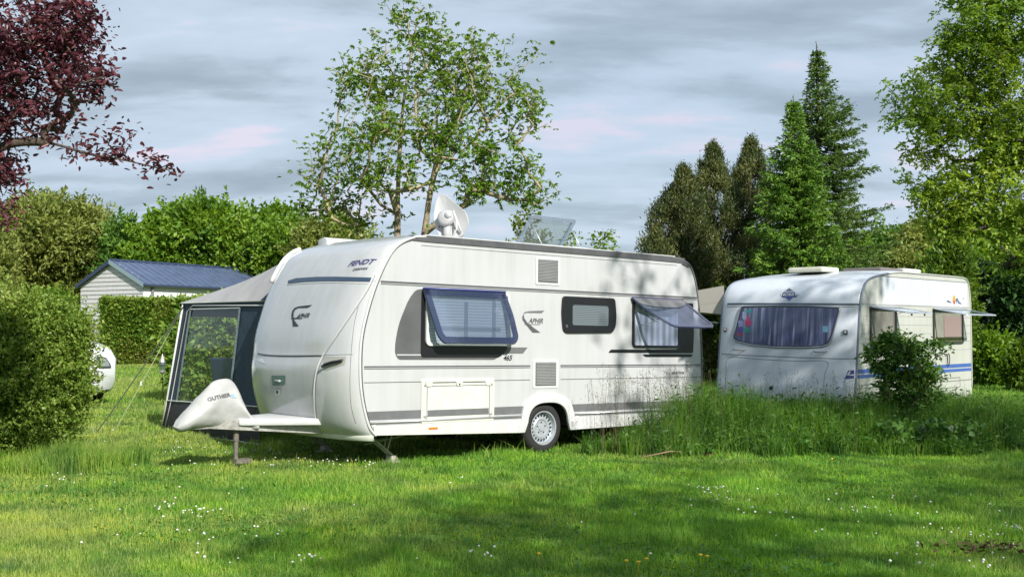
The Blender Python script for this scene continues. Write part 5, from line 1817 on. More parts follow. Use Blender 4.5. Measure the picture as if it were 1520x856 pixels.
        for q in (.25, .75):
            p_ = rt @ Vector((x0 + (x1 - x0) * q, .01, z0 + .04))
            MB().box((p_.x - .015, p_.y - .01, p_.z - .03), (p_.x + .015, p_.y + .01, p_.z + .0)).build('catch', BLACK, fl)
        for xx in (x0 + .02, x1 - .02):
            MB().tube([(xx, -.02, z1 - .10), rt @ Vector((xx, .0, z1 - .22))], .005, 5).build('stay_arm', LGREY, fl, smooth=True)
    # small leaping figure emblem with an orange sun
    def sidem(x, z): return Matrix.Translation((x, 0, z)) @ Matrix.Rotation(R(90), 4, 'X')
    d1 = MB().prism(round_poly([(3.63, 1.985), (3.70, 2.01), (3.78, 1.99), (3.86, 1.975), (3.86, 1.96), (3.74, 1.965)], .01), .0, -.004, 'y').build('swash_emblem', DGREY, root)
    MB().lathe([(.058, -.006), (.001, -.0065)], (3.98, 0, 2.045), 'y', 20).build('orange_sun', simple('sun_orange', (.75, .30, .02), .5), d1, recalc=False)
    panel(d1, 'red_patch', [(3.91, 2.01), (3.98, 1.93), (4.07, 2.03), (3.99, 1.99)], -.005, .003, REDL)
    panel(d1, 'blue_patch', [(4.06, 2.04), (4.13, 2.06), (4.20, 2.0), (4.33, 1.955), (4.33, 1.945), (4.17, 1.955), (4.13, 2.01), (4.10, 1.94)], .0, .004, simple('slate_blue', (.07, .12, .2), .5))
    text_on('L', .045, sidem(4.38, 2.05), 'lettering', REDL, d1); text_on('II', .045, sidem(4.43, 2.05), 'lettering', DGREY, d1)
    # door lock loop seen on the side
    MB().tube([(3.62 + .05 * math.cos(t * .6), -.03, .95 + .11 * math.sin(t * .6)) for t in range(11)], .008, 6, closed=True).build('cable_loop', BLACK, root)
    # roof: two hatches
    MB().box((.85, .95, 2.455), (1.45, 1.60, 2.54)).build('roof_hatch', simple('aged_cream_plastic', (.58, .57, .46), .5, noise=.1), root, bevel=.03)
    MB().box((1.65, .30, 2.48), (2.5, 1.0, 2.535)).build('roof_hatch', simple('brown_smoked_plastic', (.16, .14, .13), .35), root, bevel=.02)
    MB().box((2.7, .35, 2.485), (3.4, 1.05, 2.56)).build('roof_hatch', simple('aged_white_plastic', (.58, .57, .52), .5, noise=.1), root, bevel=.03)
    wheel(root, (2.35, .13, .27), .30, .185, .19); wheel(root, (2.35, W - .13, .27), .30, .185, .19, side=1)
    # drawbar
    db = MB()
    for y0 in (.7, W - .7): db.tube([(.1, y0, .34), (-1.2, W / 2, .38)], .035, 8)
    db.build('drawbar', GALV, root)
    jm = MB().tube([(-1.05, W / 2, -.02), (-1.05, W / 2, .5)], .03, 8); jm.build('jockey_post', GALV, root)
    for x in (.4, 4.4):
        for y in (.3, W - .3):
            MB().tube([(x, y, .38), (x + .1, y, -.02)], .02, 6).build('corner_steady', GALV, root)
    # the canopy on its far side
    cn = empty('side_canopy', PB.M @ Matrix.Translation((0.2, W, 0)), 'beige canvas canopy reaching out from the far side of the older caravan', 'canopy')
    p0 = Vector((0, .02, 2.02))
    MB().add([(0.15, .03, 1.98), (0.0, 1.6, 1.78), (3.4, 1.6, 1.78), (3.6, .03, 1.98), (0.15, .03, 1.995), (0.0, 1.6, 1.795), (3.4, 1.6, 1.795), (3.6, .03, 1.995)],
             [(0, 1, 2, 3), (4, 7, 6, 5), (0, 4, 5, 1), (1, 5, 6, 2), (2, 6, 7, 3), (3, 7, 4, 0)]).build('canvas', simple('beige_canvas', (.44, .41, .35), .8, noise=.1), cn)
    MB().add([(0.15, .05, 2.25), (0.0, 1.6, 2.03), (0.0, 1.6, 1.90), (0.15, .05, 1.75)], [(0, 1, 2, 3)]).build('valance', simple('beige_valance', (.46, .43, .37), .8), cn, recalc=False)
    for x in (.02, 3.38): MB().tube([(x, 1.58, 0), (x, 1.58, 1.80)], .015, 8).build('pole', ALU, cn, smooth=True)
    MB().tube([(.02, .05, 1.60), (.02, .8, 1.64), (.02, 1.58, 1.58)], .02, 6).build('brace', simple('dark_green_bar', (.03, .06, .05), .5), cn, smooth=True)
    return root


# ------------------------------------------------------------------ parked car (only the nose shows)
def build_car():
    p = Vector(ground_hit(150, 604))
    # axes: nose points right and a little towards the camera
    yaw = R(-14)
    M = Matrix.Translation((p.x, p.y, p.z)) @ Matrix.Rotation(yaw, 4, 'Z')
    r = empty('parked_car', M @ Matrix.Translation((-1.08, 0, 0)), 'white car parked behind the left shrub with only its nose showing', 'car')
    CW = simple('car_white_paint', (.78, .79, .80), .18, coat=.8)
    sx = .75 + .28   # nose tip x in local coordinates
    # cross sections along x: (x, half width, z_bottom, z_belt, z_top)
    prof = [(-3.35, .62, .42, .85, .95), (-3.28, .80, .30, .95, 1.12), (-2.7, .86, .22, .98, 1.42), (-1.9, .88, .20, .98, 1.50), (-1.0, .88, .20, .97, 1.46), (-.35, .88, .20, .96, 1.18), (.05, .88, .20, .95, 1.02),
            (.45, .86, .20, .90, .97), (.75, .82, .20, .80, .88), (.92, .72, .22, .66, .74), (1.0, .55, .28, .50, .58)]
    mb = MB(); seg = 24; vs = []
    for x, hw, z0, zb, zt in [(a_, b_, c_ * 1.1, d_ * 1.28, e_ * 1.28) for a_, b_, c_, d_, e_ in prof]:
        for k in range(seg):
            a = 2 * math.pi * k / seg
            c, s = math.cos(a), math.sin(a)
            if s < 0:
                y = hw * math.copysign(abs(c) ** .35, c); z = zb + (zb - z0) * -(abs(s) ** .6)
            else:
                y = hw * (1 - .22 * s * min(1, (zt - zb) / .4)) * math.copysign(abs(c) ** .55, c); z = zb + (zt - zb) * s ** .7
            vs.append((x, y, z))
    n = len(prof)
    fs = [(i * seg + k, i * seg + (k + 1) % seg, (i + 1) * seg + (k + 1) % seg, (i + 1) * seg + k) for i in range(n - 1) for k in range(seg)]
    fs += [list(range(seg)), [(n - 1) * seg + k for k in range(seg)]]
    mb.add(vs, fs)
    body = mb.build('body', CW, r, smooth=True)
    bpy.context.view_layer.update()
    MI = r.matrix_world.inverted()
    me = body.data
    bvh = BVHTree.FromPolygons([v.co.copy() for v in me.vertices], [list(q.vertices) for q in me.polygons])
    eye = MI @ EYEV

    def hit(px, py, off):
        d = (MI.to_3x3() @ ray(px, py)).normalized()
        l, n_, i, ds = bvh.ray_cast(eye, d)
        if l is None: l, n_, i, ds = bvh.find_nearest(eye + d * (p.length))
        if n_.dot(d) > 0: n_ = -n_
        return l + n_ * off

    def dec(poly, name, mat, par, off):
        v, f = fill2d(poly, 4.0)
        return MB().add([hit(a, b, off) for a, b, _ in v], f).build(name, mat, par, recalc=False)
    h = dec(round_poly([(143, 528), (157, 530.5), (163.5, 540), (165, 546), (146, 546.5)], 1.5), 'headlight', simple('lamp_dark', (.06, .07, .08), .2), r, .008)
    dec(round_poly([(147, 531.5), (156, 532.5), (161, 539), (162, 543.5), (149, 544)], 1.5), 'lens', simple('lamp_glass', (.45, .5, .5), .15, metal=.5), h, .012)
    dec(round_poly([(157, 577.5), (168, 577.5), (167, 588), (158, 586.5)], 1), 'bumper_grille', BLACK, r, .008)
    # windscreen and side glass
    g = simple('car_glass', (.02, .03, .035), .05)
    MB().add([(-.40, -.70, 1.42), (-.40, .70, 1.42), (-.95, .60, 1.86), (-.95, -.60, 1.86)], [(0, 1, 2, 3)]).build('windscreen', g, r, recalc=False)
    MB().add([(-.5, -.885, 1.28), (-2.6, -.885, 1.28), (-2.4, -.78, 1.74), (-1.1, -.78, 1.74)], [(0, 1, 2, 3)]).build('side_window', g, r, recalc=False)
    for x in (.28, -2.5):
        for s in (-1, 1):
            w = wheel(r, (x, s * .80, .31), .31, .20, .19, side=s, rimmat=ALU, holes=10)
    for x in (.28, -2.5):
        MB().lathe([(.36, -.905), (.33, -.912), (.33, -.80)], (x, 0, .31), 'y', 32).build('wheel_arch', BLACK, r, recalc=False)


# ------------------------------------------------------------------ mobile home behind the hedge
def build_home():
    al = R(31); D = 45.0
    P0 = px_at(213, 421, D)
    gz = float(ground_z(0, D))
    ez = P0.z - gz
    X = Vector((math.sin(al), math.cos(al), 0)); Y = Vector((-math.cos(al), math.sin(al), 0))
    M = Matrix(((X.x, Y.x, 0, P0.x), (X.y, Y.y, 0, P0.y), (0, 0, 1, gz), (0, 0, 0, 1)))
    r = empty('mobile_home', M, 'long white clad mobile home with blue ribbed metal roof behind the clipped hedge', 'mobile home')
    W, L = 3.7, 9.5
    rz = ez + .88
    gw = simple('grey_lap_siding', (.52, .51, .50), .6, noise=.06)
    ww = simple('white_side_cladding', (.70, .70, .68), .6, noise=.05)
    mb = MB()
    mb.add([(0, 0, 0), (0, W, 0), (0, W, ez), (0, W / 2, rz), (0, 0, ez)], [(0, 1, 2, 3, 4)])
    mb.add([(L, 0, 0), (L, W, 0), (L, W, ez), (L, W / 2, rz), (L, 0, ez)], [(4, 3, 2, 1, 0)])
    mb.add([(0, 0, 0), (L, 0, 0), (L, 0, ez), (0, 0, ez)], [(0, 1, 2, 3)], 1)
    mb.add([(0, W, 0), (L, W, 0), (L, W, ez), (0, W, ez)], [(3, 2, 1, 0)], 1)
    w = mb.build('wall', [gw, ww], r, recalc=False)
    s = MB()
    z = .25
    while z < rz - .1:
        y0, y1 = 0, W
        if z > ez:
            t = (z - ez) / (rz - ez); y0, y1 = W / 2 * t, W - W / 2 * t
        s.add([(-.030, y0, z), (-.030, y1, z), (-.004, y1, z + .165), (-.004, y0, z + .165)], [(0, 1, 2, 3)])
        s.add([(-.030, y0, z), (-.030, y1, z), (-.004, y1, z - .004), (-.004, y0, z - .004)], [(0, 1, 2, 3)])
        z += .17
    s.build('lap_boards', gw, w, recalc=False)
    blue = simple('blue_sheet_metal', (.10, .135, .22), .4, metal=.25, noise=.15, nscale=2)
    navy = simple('dark_blue_verge', (.03, .045, .085), .4)
    ov = .18
    def slope(sgn):
        m = MB()
        ya = -ov if sgn > 0 else W + ov
        k = ov * (rz - ez) / (W / 2)
        za = ez - k + .06; zc = rz + .06
        m.add([(-.15, ya, za), (L + .15, ya, za), (L + .15, W / 2, zc), (-.15, W / 2, zc), (-.15, ya, za + .03), (L + .15, ya, za + .03), (L + .15, W / 2, zc + .03), (-.15, W / 2, zc + .03)],
              [(0, 1, 2, 3), (4, 7, 6, 5), (0, 4, 5, 1), (3, 2, 6, 7), (0, 3, 7, 4), (1, 5, 6, 2)])
        x = .0
        while x < L + .1:
            m.tube([(x, ya, za + .035), (x, W / 2, zc + .035)], .035, 5); x += .38
        return m
    slope(1).build('roof', blue, r); slope(-1).build('roof', blue, r)
    MB().tube([(-.16, W / 2, rz + .10), (L + .16, W / 2, rz + .10)], .07, 6).build('ridge_cap', navy, r)
    for ya in (-ov, W + ov):
        k = ov * (rz - ez) / (W / 2)
        m = MB(); m.add([(-.17, ya, ez - k - .06), (-.17, ya, ez - k + .10), (-.17, W / 2, rz + .13), (-.17, W / 2, rz - .05)], [(0, 1, 2, 3)])
        m.add([(-.14, ya, ez - k - .06), (-.14, ya, ez - k + .10), (-.14, W / 2, rz + .13), (-.14, W / 2, rz - .05)], [(3, 2, 1, 0)])
        m.build('verge_board', navy if ya > 0 else simple('pale_blue_verge', (.22, .30, .33), .5), r, recalc=False)
    MB().tube([(-.15, -ov - .04, ez - .06), (L + .1, -ov - .04, ez - .06)], .055, 8).build('gutter', navy, r)
    MB().tube([(.42, -.05, ez - .08), (.42, -.05, 0)], .06, 8).build('downpipe', simple('grey_pipe', (.16, .17, .18), .5), r)
    fr_ = MB().box((3.0, -.03, 1.3), (4.4, -.0, 2.35)).build('window', TRIMW, r)
    MB().box((3.08, -.035, 1.38), (4.32, -.03, 2.27)).build('pane', simple('home_glass', (.06, .07, .09), .08), fr_)
    fr_ = MB().box((6.2, -.03, 1.3), (7.6, -.0, 2.35)).build('window', TRIMW, r)
    MB().box((6.28, -.035, 1.38), (7.52, -.03, 2.27)).build('pane', simple('home_glass', (.06, .07, .09), .08), fr_)


# ------------------------------------------------------------------ hedges and shrubs
def hedge_box(name, label, P0, P1, depth, h, n, lsize, lmat, seed, round_=.2, cat='hedge', lump=.10):
    """clipped hedge running from P0 to P1 (xy), leaves packed on its faces"""
    rng = np.random.default_rng(seed)
    P0 = np.array(P0, float); P1 = np.array(P1, float)
    L = np.linalg.norm(P1 - P0); u = (P1 - P0) / L; w = np.array([-u[1], u[0]])
    gz = float(ground_z(P0[0], P0[1]))
    root = empty(name, (P0[0], P0[1], gz), label, cat)
    a = rng.uniform(0, L, n); b = rng.uniform(-depth / 2, depth / 2, n); c = rng.uniform(0, h, n)
    face = rng.choice(5, n, p=[.42, .18, .2, .1, .1])
    jd = np.abs(rng.normal(size=n)) * .09
    lum = lump * (vnoise(a * 1.0 + 5, c + 5, 1.6, seed) - .5) * 2 + lump * .6 * (vnoise(a + 9, c + b + 9, 4.5, seed + 1) - .5) * 2
    b = np.where(face == 0, -depth / 2 + jd - lum, b); b = np.where(face == 1, depth / 2 - jd + lum, b)
    c = np.where(face == 2, h - jd + lum, c); a = np.where(face == 3, jd - lum, a); a = np.where(face == 4, L - jd + lum, a)
    x = P0[0] + u[0] * a + w[0] * b; y = P0[1] + u[1] * a + w[1] * b
    pos = np.stack([x, y, gz + c], 1)
    ax = np.zeros((n, 3)); ax[:, 2] = .3
    ax[face == 0, :2] -= w; ax[face == 1, :2] += w
    v, f = leaves(pos, lsize, rng, up=.2, aspect=.65, axis=ax)
    root_m = np.array([P0[0], P0[1], gz])
    # inner leaves keep it opaque
    m = n // 4
    q = np.stack([rng.uniform(.1, L - .1, m), rng.uniform(-depth * .38, depth * .38, m), rng.uniform(0.02, h - .1, m)], 1)
    q = np.stack([P0[0] + u[0] * q[:, 0] + w[0] * q[:, 1], P0[1] + u[1] * q[:, 0] + w[1] * q[:, 1], gz + q[:, 2]], 1)
    v2, f2 = leaves(q, lsize * 1.7, rng, aspect=.9)
    np_mesh('foliage', np.concatenate([v, v2]) - root_m, np.concatenate([f, f2 + len(v)]), 4, lmat, root)
    segs = []
    for k in range(int(L * 3)):
        t = rng.uniform(0, L); base = np.array([u[0] * t, u[1] * t, -.1])
        for j in range(5):
            e = base + np.array([rng.normal() * .3, rng.normal() * .25, rng.uniform(.5, .9) * h]); segs.append((base, e, .02, .006))
    v, f = tubes_np(segs, 4)
    np_mesh('stems', v, f, 4, BARKD, root)
    return root


def build_vegetation():
    G1 = leafmat('leaf_hornbeam', [(.050, .120, .014), (.105, .205, .020), (.17, .29, .028), (.26, .37, .045)], .35, cscale=.9)
    G2 = leafmat('leaf_olive', [(.10, .15, .03), (.17, .22, .045), (.25, .29, .065), (.32, .34, .09)], .3, cscale=.5)
    G3 = leafmat('leaf_mid', [(.05, .13, .02), (.10, .20, .03), (.16, .28, .045)], .3, cscale=.6)
    GBEECH = leafmat('leaf_beech_hedge', [(.07, .16, .02), (.14, .25, .032), (.23, .32, .05), (.32, .26, .09)], .3, cscale=1.0)
    GSHRUB = leafmat('leaf_barberry', [(.075, .145, .022), (.14, .23, .032), (.23, .32, .05), (.36, .40, .12)], .3, cscale=1.2)
    GMAPLE = leafmat('leaf_maple', [(.07, .17, .022), (.125, .245, .032), (.20, .31, .045), (.26, .29, .08)], .35, cscale=.9)
    PLUM = leafmat('leaf_purple_plum', [(.045, .014, .02), (.09, .026, .036), (.15, .045, .055), (.22, .085, .08)], .25, cscale=1.2, rough=.35)
    ROB = leafmat('leaf_robinia', [(.09, .18, .025), (.16, .28, .036), (.26, .37, .048), (.38, .47, .075)], .4, cscale=.5)
    SPR = leafmat('needle_spruce', [(.045, .105, .018), (.085, .18, .022), (.14, .26, .03), (.22, .34, .05)], .2, cscale=1.4)
    SPRD = leafmat('needle_spruce_dark', [(.045, .095, .02), (.09, .16, .028), (.16, .23, .045)], .2, cscale=1.4)
    DARKC = leafmat("needle_dark_brownish", [(0.020, 0.045, 0.018), (0.045, 0.075, 0.024), (0.10, 0.115, 0.028), (0.22, 0.21, 0.05)], .2, cscale=.9)
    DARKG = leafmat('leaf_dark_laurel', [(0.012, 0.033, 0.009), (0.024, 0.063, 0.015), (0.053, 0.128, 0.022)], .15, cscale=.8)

    # --- central tree with two stems behind the caravan
    D = 21.5
    P = lambda px, py, dy=0.0: tuple(px_at(px, py, D + dy))
    g0 = float(ground_z(0, D))
    s1 = [(P(600, 560)[0], D, g0 - .1), (P(593, 470)[0], D, P(593, 470)[2]), P(590, 345), P(592, 250), P(598, 160), P(612, 70), P(622, 15)]
    s2 = [(P(615, 560)[0], D + .3, g0 - .1), (P(622, 470)[0], D + .2, P(622, 470)[2]), P(631, 345, .1), P(642, 270, .1), P(660, 215), P(690, 140, .2), P(705, 60, .2)]
    s3 = [P(631, 345, .1), P(660, 310), P(710, 290, -.2), P(760, 285, -.4)]
    def bl(px, py, rx, ry, dy=0, rz=None):
        p = px_at(px, py, D + dy); k = D / F
        return (p.x, p.y, p.z, rx * k, (rz or min(rx, ry) * 1.1) * k, ry * k)
    blobs = [bl(600, 90, 75, 75), bl(545, 130, 60, 70), bl(660, 130, 60, 90), bl(735, 110, 85, 55, .3), bl(770, 165, 60, 50, .2), bl(560, 210, 75, 60, -.5), bl(650, 200, 90, 60, -.4),
             bl(745, 235, 95, 45, 0), bl(790, 275, 55, 32, 0), bl(510, 260, 70, 45, 0), bl(470, 280, 50, 40, .3), bl(590, 262, 70, 28, -.6), bl(700, 268, 60, 32, -.3), bl(480, 205, 30, 30), bl(520, 318, 60, 28, .2), bl(610, 30, 60, 32), bl(690, 70, 50, 40)]
    leafy_tree('broadleaf_tree', 'tall airy green tree with two bare lower stems rising behind the large caravan', (s1[0][0], D, g0), [], blobs, 0, 0, 0, 0, GMAPLE, BARK, 1) if False else None
    rootpos = np.array([s1[0][0], D, g0])
    def rel(st): return [np.array(p) - rootpos for p in st]
    rb = [tuple(np.array(b[:3]) - rootpos) + tuple(b[3:]) for b in blobs]
    stems = [rel(s1), rel(s2)]
    leafy_tree('broadleaf_tree', 'tall airy green tree with two bare lower stems rising behind the large caravan', rootpos, stems, rb, 600, 5, .125, .092, GMAPLE, BARK, 41,
               rmax=.088, rtip=.006, aspect=.42, droop=.3, up=.5, step=.3, along=.25, asc=.7, whorl=5)

    # --- purple plum reaching in from the left
    D = 9.5
    k = D / F
    P = lambda px, py, dy=0.0: tuple(px_at(px, py, D + dy))
    base = np.array([P(-95, 500)[0], D, 0.0])
    def blp(px, py, rx, ry, dy=0, rz=None):
        p = px_at(px, py, D + dy)
        return (p.x - base[0], p.y - base[1], p.z - base[2], rx * k, (rz or min(rx, ry) * 1.2) * k, ry * k)
    st = [[(0, 0, -.1), (.02, 0, .9), tuple(np.array(P(-60, 300)) - base), tuple(np.array(P(-20, 190)) - base), tuple(np.array(P(20, 100)) - base), tuple(np.array(P(70, 20)) - base)],
          [tuple(np.array(P(-40, 250)) - base), tuple(np.array(P(10, 215)) - base), tuple(np.array(P(70, 212)) - base), tuple(np.array(P(130, 228)) - base), tuple(np.array(P(185, 238)) - base), tuple(np.array(P(245, 252)) - base)],
          [tuple(np.array(P(-60, 300)) - base), tuple(np.array(P(-10, 270)) - base), tuple(np.array(P(30, 275)) - base)]]
    blobs = [blp(40, 40, 95, 75), blp(110, 80, 60, 60), blp(120, 120, 45, 45, -.1), blp(30, 130, 70, 60), blp(60, 180, 70, 30), blp(-40, 120, 90, 110), blp(130, 225, 40, 18), blp(175, 215, 28, 26), blp(200, 240, 32, 15),
             blp(240, 255, 30, 8), blp(20, 250, 45, 30), blp(10, 300, 22, 35), blp(-60, 220, 80, 90), blp(85, 20, 70, 50)]
    rng = np.random.default_rng(77)
    root = empty('purple_leaved_tree', Vector(base), 'purple leaved plum tree reaching in from the left edge', 'tree')
    tg, _ = in_blobs(blobs, 520, rng)
    Pp, segs, tips, par = skeleton([[np.array(q, float) for q in s] for s in st], tg, rng, step=.16, rmax=.09, rtip=.003, expo=2.1, wig=.14)
    v, f = tubes_np(segs, 6); np_mesh('trunk', v, f, 4, BARKP, root, True)
    T = Pp[tips]
    pos = np.repeat(T, 14, axis=0) + rng.normal(size=(len(T) * 14, 3)) * .07
    ext = []
    for t in tips:
        kk = t
        for _ in range(2):
            kk = par[kk]
            if kk >= 0: ext.append(Pp[kk])
    ext = np.array(ext); ext = np.repeat(ext, 3, axis=0) + rng.normal(size=(len(ext) * 3, 3)) * .035
    pos = np.concatenate([pos, ext])
    v, f = leaves(pos, .058, rng, up=.5, aspect=.46, droop=.15, fold=.10, shape='hex')
    np_mesh('crown', v, f, 4, PLUM, root)

    # --- robinia on the right
    D = 13.0; k = D / F
    P = lambda px, py, dy=0.0: tuple(px_at(px, py, D + dy))
    base = np.array([P(1640, 500)[0], D, 0.0])
    st = [[(0, 0, -.1), (0, 0, 1.5), tuple(np.array(P(1610, 250)) - base), tuple(np.array(P(1575, 100)) - base), tuple(np.array(P(1520, 10)) - base), tuple(np.array(P(1450, -60)) - base)],
          [tuple(np.array(P(1600, 210)) - base), tuple(np.array(P(1540, 160)) - base), tuple(np.array(P(1500, 150)) - base), tuple(np.array(P(1440, 120)) - base), tuple(np.array(P(1390, 130)) - base)],
          [tuple(np.array(P(1575, 100)) - base), tuple(np.array(P(1530, 70)) - base), tuple(np.array(P(1480, 80)) - base), tuple(np.array(P(1430, 60)) - base)],
          [tuple(np.array(P(1610, 250)) - base), tuple(np.array(P(1540, 235)) - base), tuple(np.array(P(1480, 250)) - base), tuple(np.array(P(1420, 270)) - base)]]
    blobs = [blp2 for blp2 in []]
    def blr(px, py, rx, ry, dy=0, rz=None):
        p = px_at(px, py, D + dy)
        return (p.x - base[0], p.y - base[1], p.z - base[2], rx * k, (rz or min(rx, ry) * 1.3) * k, ry * k)
    blobs = [blr(1450, 20, 65, 45), blr(1420, 65, 45, 28), blr(1510, 40, 50, 60), blr(1350, 125, 35, 22), blr(1400, 130, 55, 30), blr(1465, 120, 60, 35), blr(1370, 170, 50, 30), blr(1440, 180, 60, 30), blr(1505, 190, 45, 45),
             blr(1380, 215, 45, 20), blr(1450, 240, 55, 35), blr(1385, 275, 40, 22), blr(1430, 290, 55, 40), blr(1500, 290, 50, 55), blr(1460, 340, 55, 32), blr(1510, 370, 40, 30), blr(1570, 150, 60, 170), blr(1500, -40, 120, 50), blr(1400, 320, 40, 22), blr(1590, 330, 60, 70), blr(1470, 60, 50, 50), blr(1480, 215, 50, 45), blr(1410, 95, 45, 25)]
    root = empty('feathery_leaved_tree', Vector(base), 'tree with drooping feathery green branches filling the upper right edge', 'tree')
    tg, _ = in_blobs(blobs, 640, rng)
    Pp, segs, tips, par = skeleton([[np.array(q, float) for q in s] for s in st], tg, rng, step=.2, rmax=.11, rtip=.003, expo=2.2, wig=.12)
    v, f = tubes_np(segs, 6); np_mesh('trunk', v, f, 4, BARKD, root, True)
    T = Pp[tips]
    ext = []
    for t in tips:
        kk = par[t]
        if kk >= 0 and rng.random() < .5: ext.append(Pp[kk])
    T = np.concatenate([T, np.array(ext)])
    pos, ax = sprays(T, rng, 5, 12, .17, .045)
    v, f = leaves(pos, .050, rng, up=.6, aspect=.5, axis=ax)
    np_mesh('crown', v, f, 4, ROB, root)

    # --- spruces
    def spruce(name, label, px, top, base_py, halfw, D, mat, seed, start=.12, gap=1.0, wm=(1, 1), group=None, tw=1.0, sparse_top=0.0):
        rng = np.random.default_rng(seed)
        tp = px_at(px, top, D); gz = float(ground_z(0, D)); Hh = tp.z - gz; Rm = halfw * D / F
        root = empty(name, (tp.x, D, gz), label, 'tree', group)
        segs = [(np.array([0, 0, -.1]), np.array([0.02, 0, Hh * .5]), .16, .09), (np.array([0.02, 0, Hh * .5]), np.array([0, 0, Hh]), .09, .012)]
        nd = []; na = []
        z = start * Hh
        while z < Hh * .985:
            t = z / Hh
            rad = Rm * (1 - t) ** .72 * min(1, (1 - t) * 3.2 + .25) + .04
            nb = int(rng.integers(9, 13) * gap) if t < .8 else 6
            a0 = rng.uniform(0, 6.28)
            for j in range(max(4, nb)):
                a = a0 + 6.283 * j / max(4, nb) + rng.normal() * .2
                r = rad * rng.uniform(.55, 1.25) * (wm[1] if math.cos(a) > 0 else wm[0])
                dirv = np.array([math.cos(a), math.sin(a), 0])
                pts = []
                m = max(3, int(r / .16))
                for q in range(m + 1):
                    u = q / m
                    zz = z + r * (-.42 * u + .34 * u * u + (.25 if t > .75 else 0.06) * u) + (t - .5) * .25 * r * u
                    pts.append(dirv * r * u + np.array([0, 0, zz]))
                for q in range(m):
                    segs.append((pts[q], pts[q + 1], .016 * (1 - q / m) + .004, .016 * (1 - (q + 1) / m) + .003))
                side = np.array([-dirv[1], dirv[0], 0])
                nt_ = max(6, int(r / .032 * tw))
                for q in range(nt_):
                    u = rng.uniform(.18, 1.0); idx = min(m - 1, int(u * m)); p = pts[idx] + (pts[idx + 1] - pts[idx]) * (u * m - idx)
                    tl_ = (.16 + .28 * (1 - u) * min(1, r / 1.2)) * rng.uniform(.6, 1.2)
                    sg = 1 if q % 2 else -1
                    td = dirv * .75 + side * sg * .75 + np.array([0, 0, -.28 + .1 * rng.normal()])
                    td /= np.linalg.norm(td)
                    for s_ in range(max(2, int(tl_ / .055))):
                        nd.append(p + td * (.055 * s_)); na.append(td + np.array([0, 0, .15]))
                for q in range(4):
                    nd.append(pts[-1] - dirv * .05 * q); na.append(dirv + np.array([0, 0, .2]))
            z += (.11 + .07 * (1 - t)) / max(.6, gap) * rng.uniform(.8, 1.2)
        for q in range(14):
            nd.append(np.array([0, 0, Hh * (1 - .012 * q)])); na.append(np.array([rng.normal() * .3, rng.normal() * .3, 1]))
        v, f = tubes_np(segs, 5); np_mesh('trunk', v, f, 4, BARKD, root, True)
        nd = np.array(nd); na = np.array(na)
        nd = np.repeat(nd, 2, axis=0); na = np.repeat(na, 2, axis=0)
        v, f = leaves(nd, .10, rng, up=.4, aspect=.30, axis=na, jit=.35, fold=.2)
        np_mesh('crown', v, f, 4, mat, root)
    spruce('spruce_tree', 'bright green spruce, the lower and fuller of the two tall spruces', 1178, 148, 0, 108, 26, SPR, 5, start=.04, group='the two spruces', wm=(.95, 1.0))
    spruce('spruce_tree', 'taller darker spruce with ragged spreading branches behind the fuller spruce', 1212, 66, 0, 142, 28.5, SPRD, 6, start=.06, gap=.85, group='the two spruces', wm=(.6, 1.0), tw=.9)

    # --- dark brownish conifers left of the spruces
    def ragged(px, top, halfw, D, seed, label, mat=DARKC, n=80000, lean=0.0):
        rng = np.random.default_rng(seed)
        tp = px_at(px, top, D); gz = float(ground_z(0, D)); Hh = tp.z - gz; Rm = halfw * D / F
        root = empty('dark_conifer', (tp.x, D, gz), label, 'tree', 'dark conifers left of the spruces')
        stem = [np.array([0, 0, -.1]), np.array([0.05, 0, Hh * .3]), np.array([0, 0.05, Hh * .6]), np.array([lean, 0, Hh * .97])]
        tg = []
        for i in range(360):
            t = rng.uniform(.05, 1.0); a = rng.uniform(0, 6.28)
            r = Rm * 1.30 * (min(1, (1 - t) * 2.2)) ** .75 * rng.uniform(.2, 1.0) ** .5 * (1 + .28 * math.sin(3 * a + t * 9 + seed) + .15 * math.sin(17 * t))
            tg.append(np.array([math.cos(a) * r + lean * t, math.sin(a) * r, Hh * t]))
        P_, segs, tips, par = skeleton([stem], np.array(tg), rng, step=.3, rmax=.12, rtip=.008, pull=-.3)
        v, f = tubes_np(segs, 5); np_mesh('trunk', v, f, 4, BARKD, root, True)
        T = P_[tips]
        m = n // len(T)
        pos = np.repeat(T, m, axis=0) + rng.normal(size=(len(T) * m, 3)) * np.array([.11, .11, .17]) * (1.15 - .6 * np.repeat(T[:, 2:3], m, axis=0) / Hh)
        ax = np.zeros_like(pos); ax[:, 2] = 1.0; ax[:, :2] = rng.normal(size=(len(pos), 2)) * .35 + pos[:, :2] * .25
        v, f = leaves(pos, .085, rng, up=.2, aspect=.26, axis=ax)
        np_mesh('crown', v, f, 4, mat, root)
    ragged(1008, 255, 52, 30, 61, 'dark brownish conifer furthest left of its group, reaching out over the caravan roof', lean=.1)
    ragged(1058, 222, 48, 31, 62, 'dark conifer with golden brown tips in the middle of its group')
    ragged(1112, 212, 44, 32, 63, 'dark conifer closest to the bright spruce', lean=.05)
    ragged(975, 345, 34, 29, 64, 'low dark conifer skirt just above the rear end of the large caravan roof', n=24000)

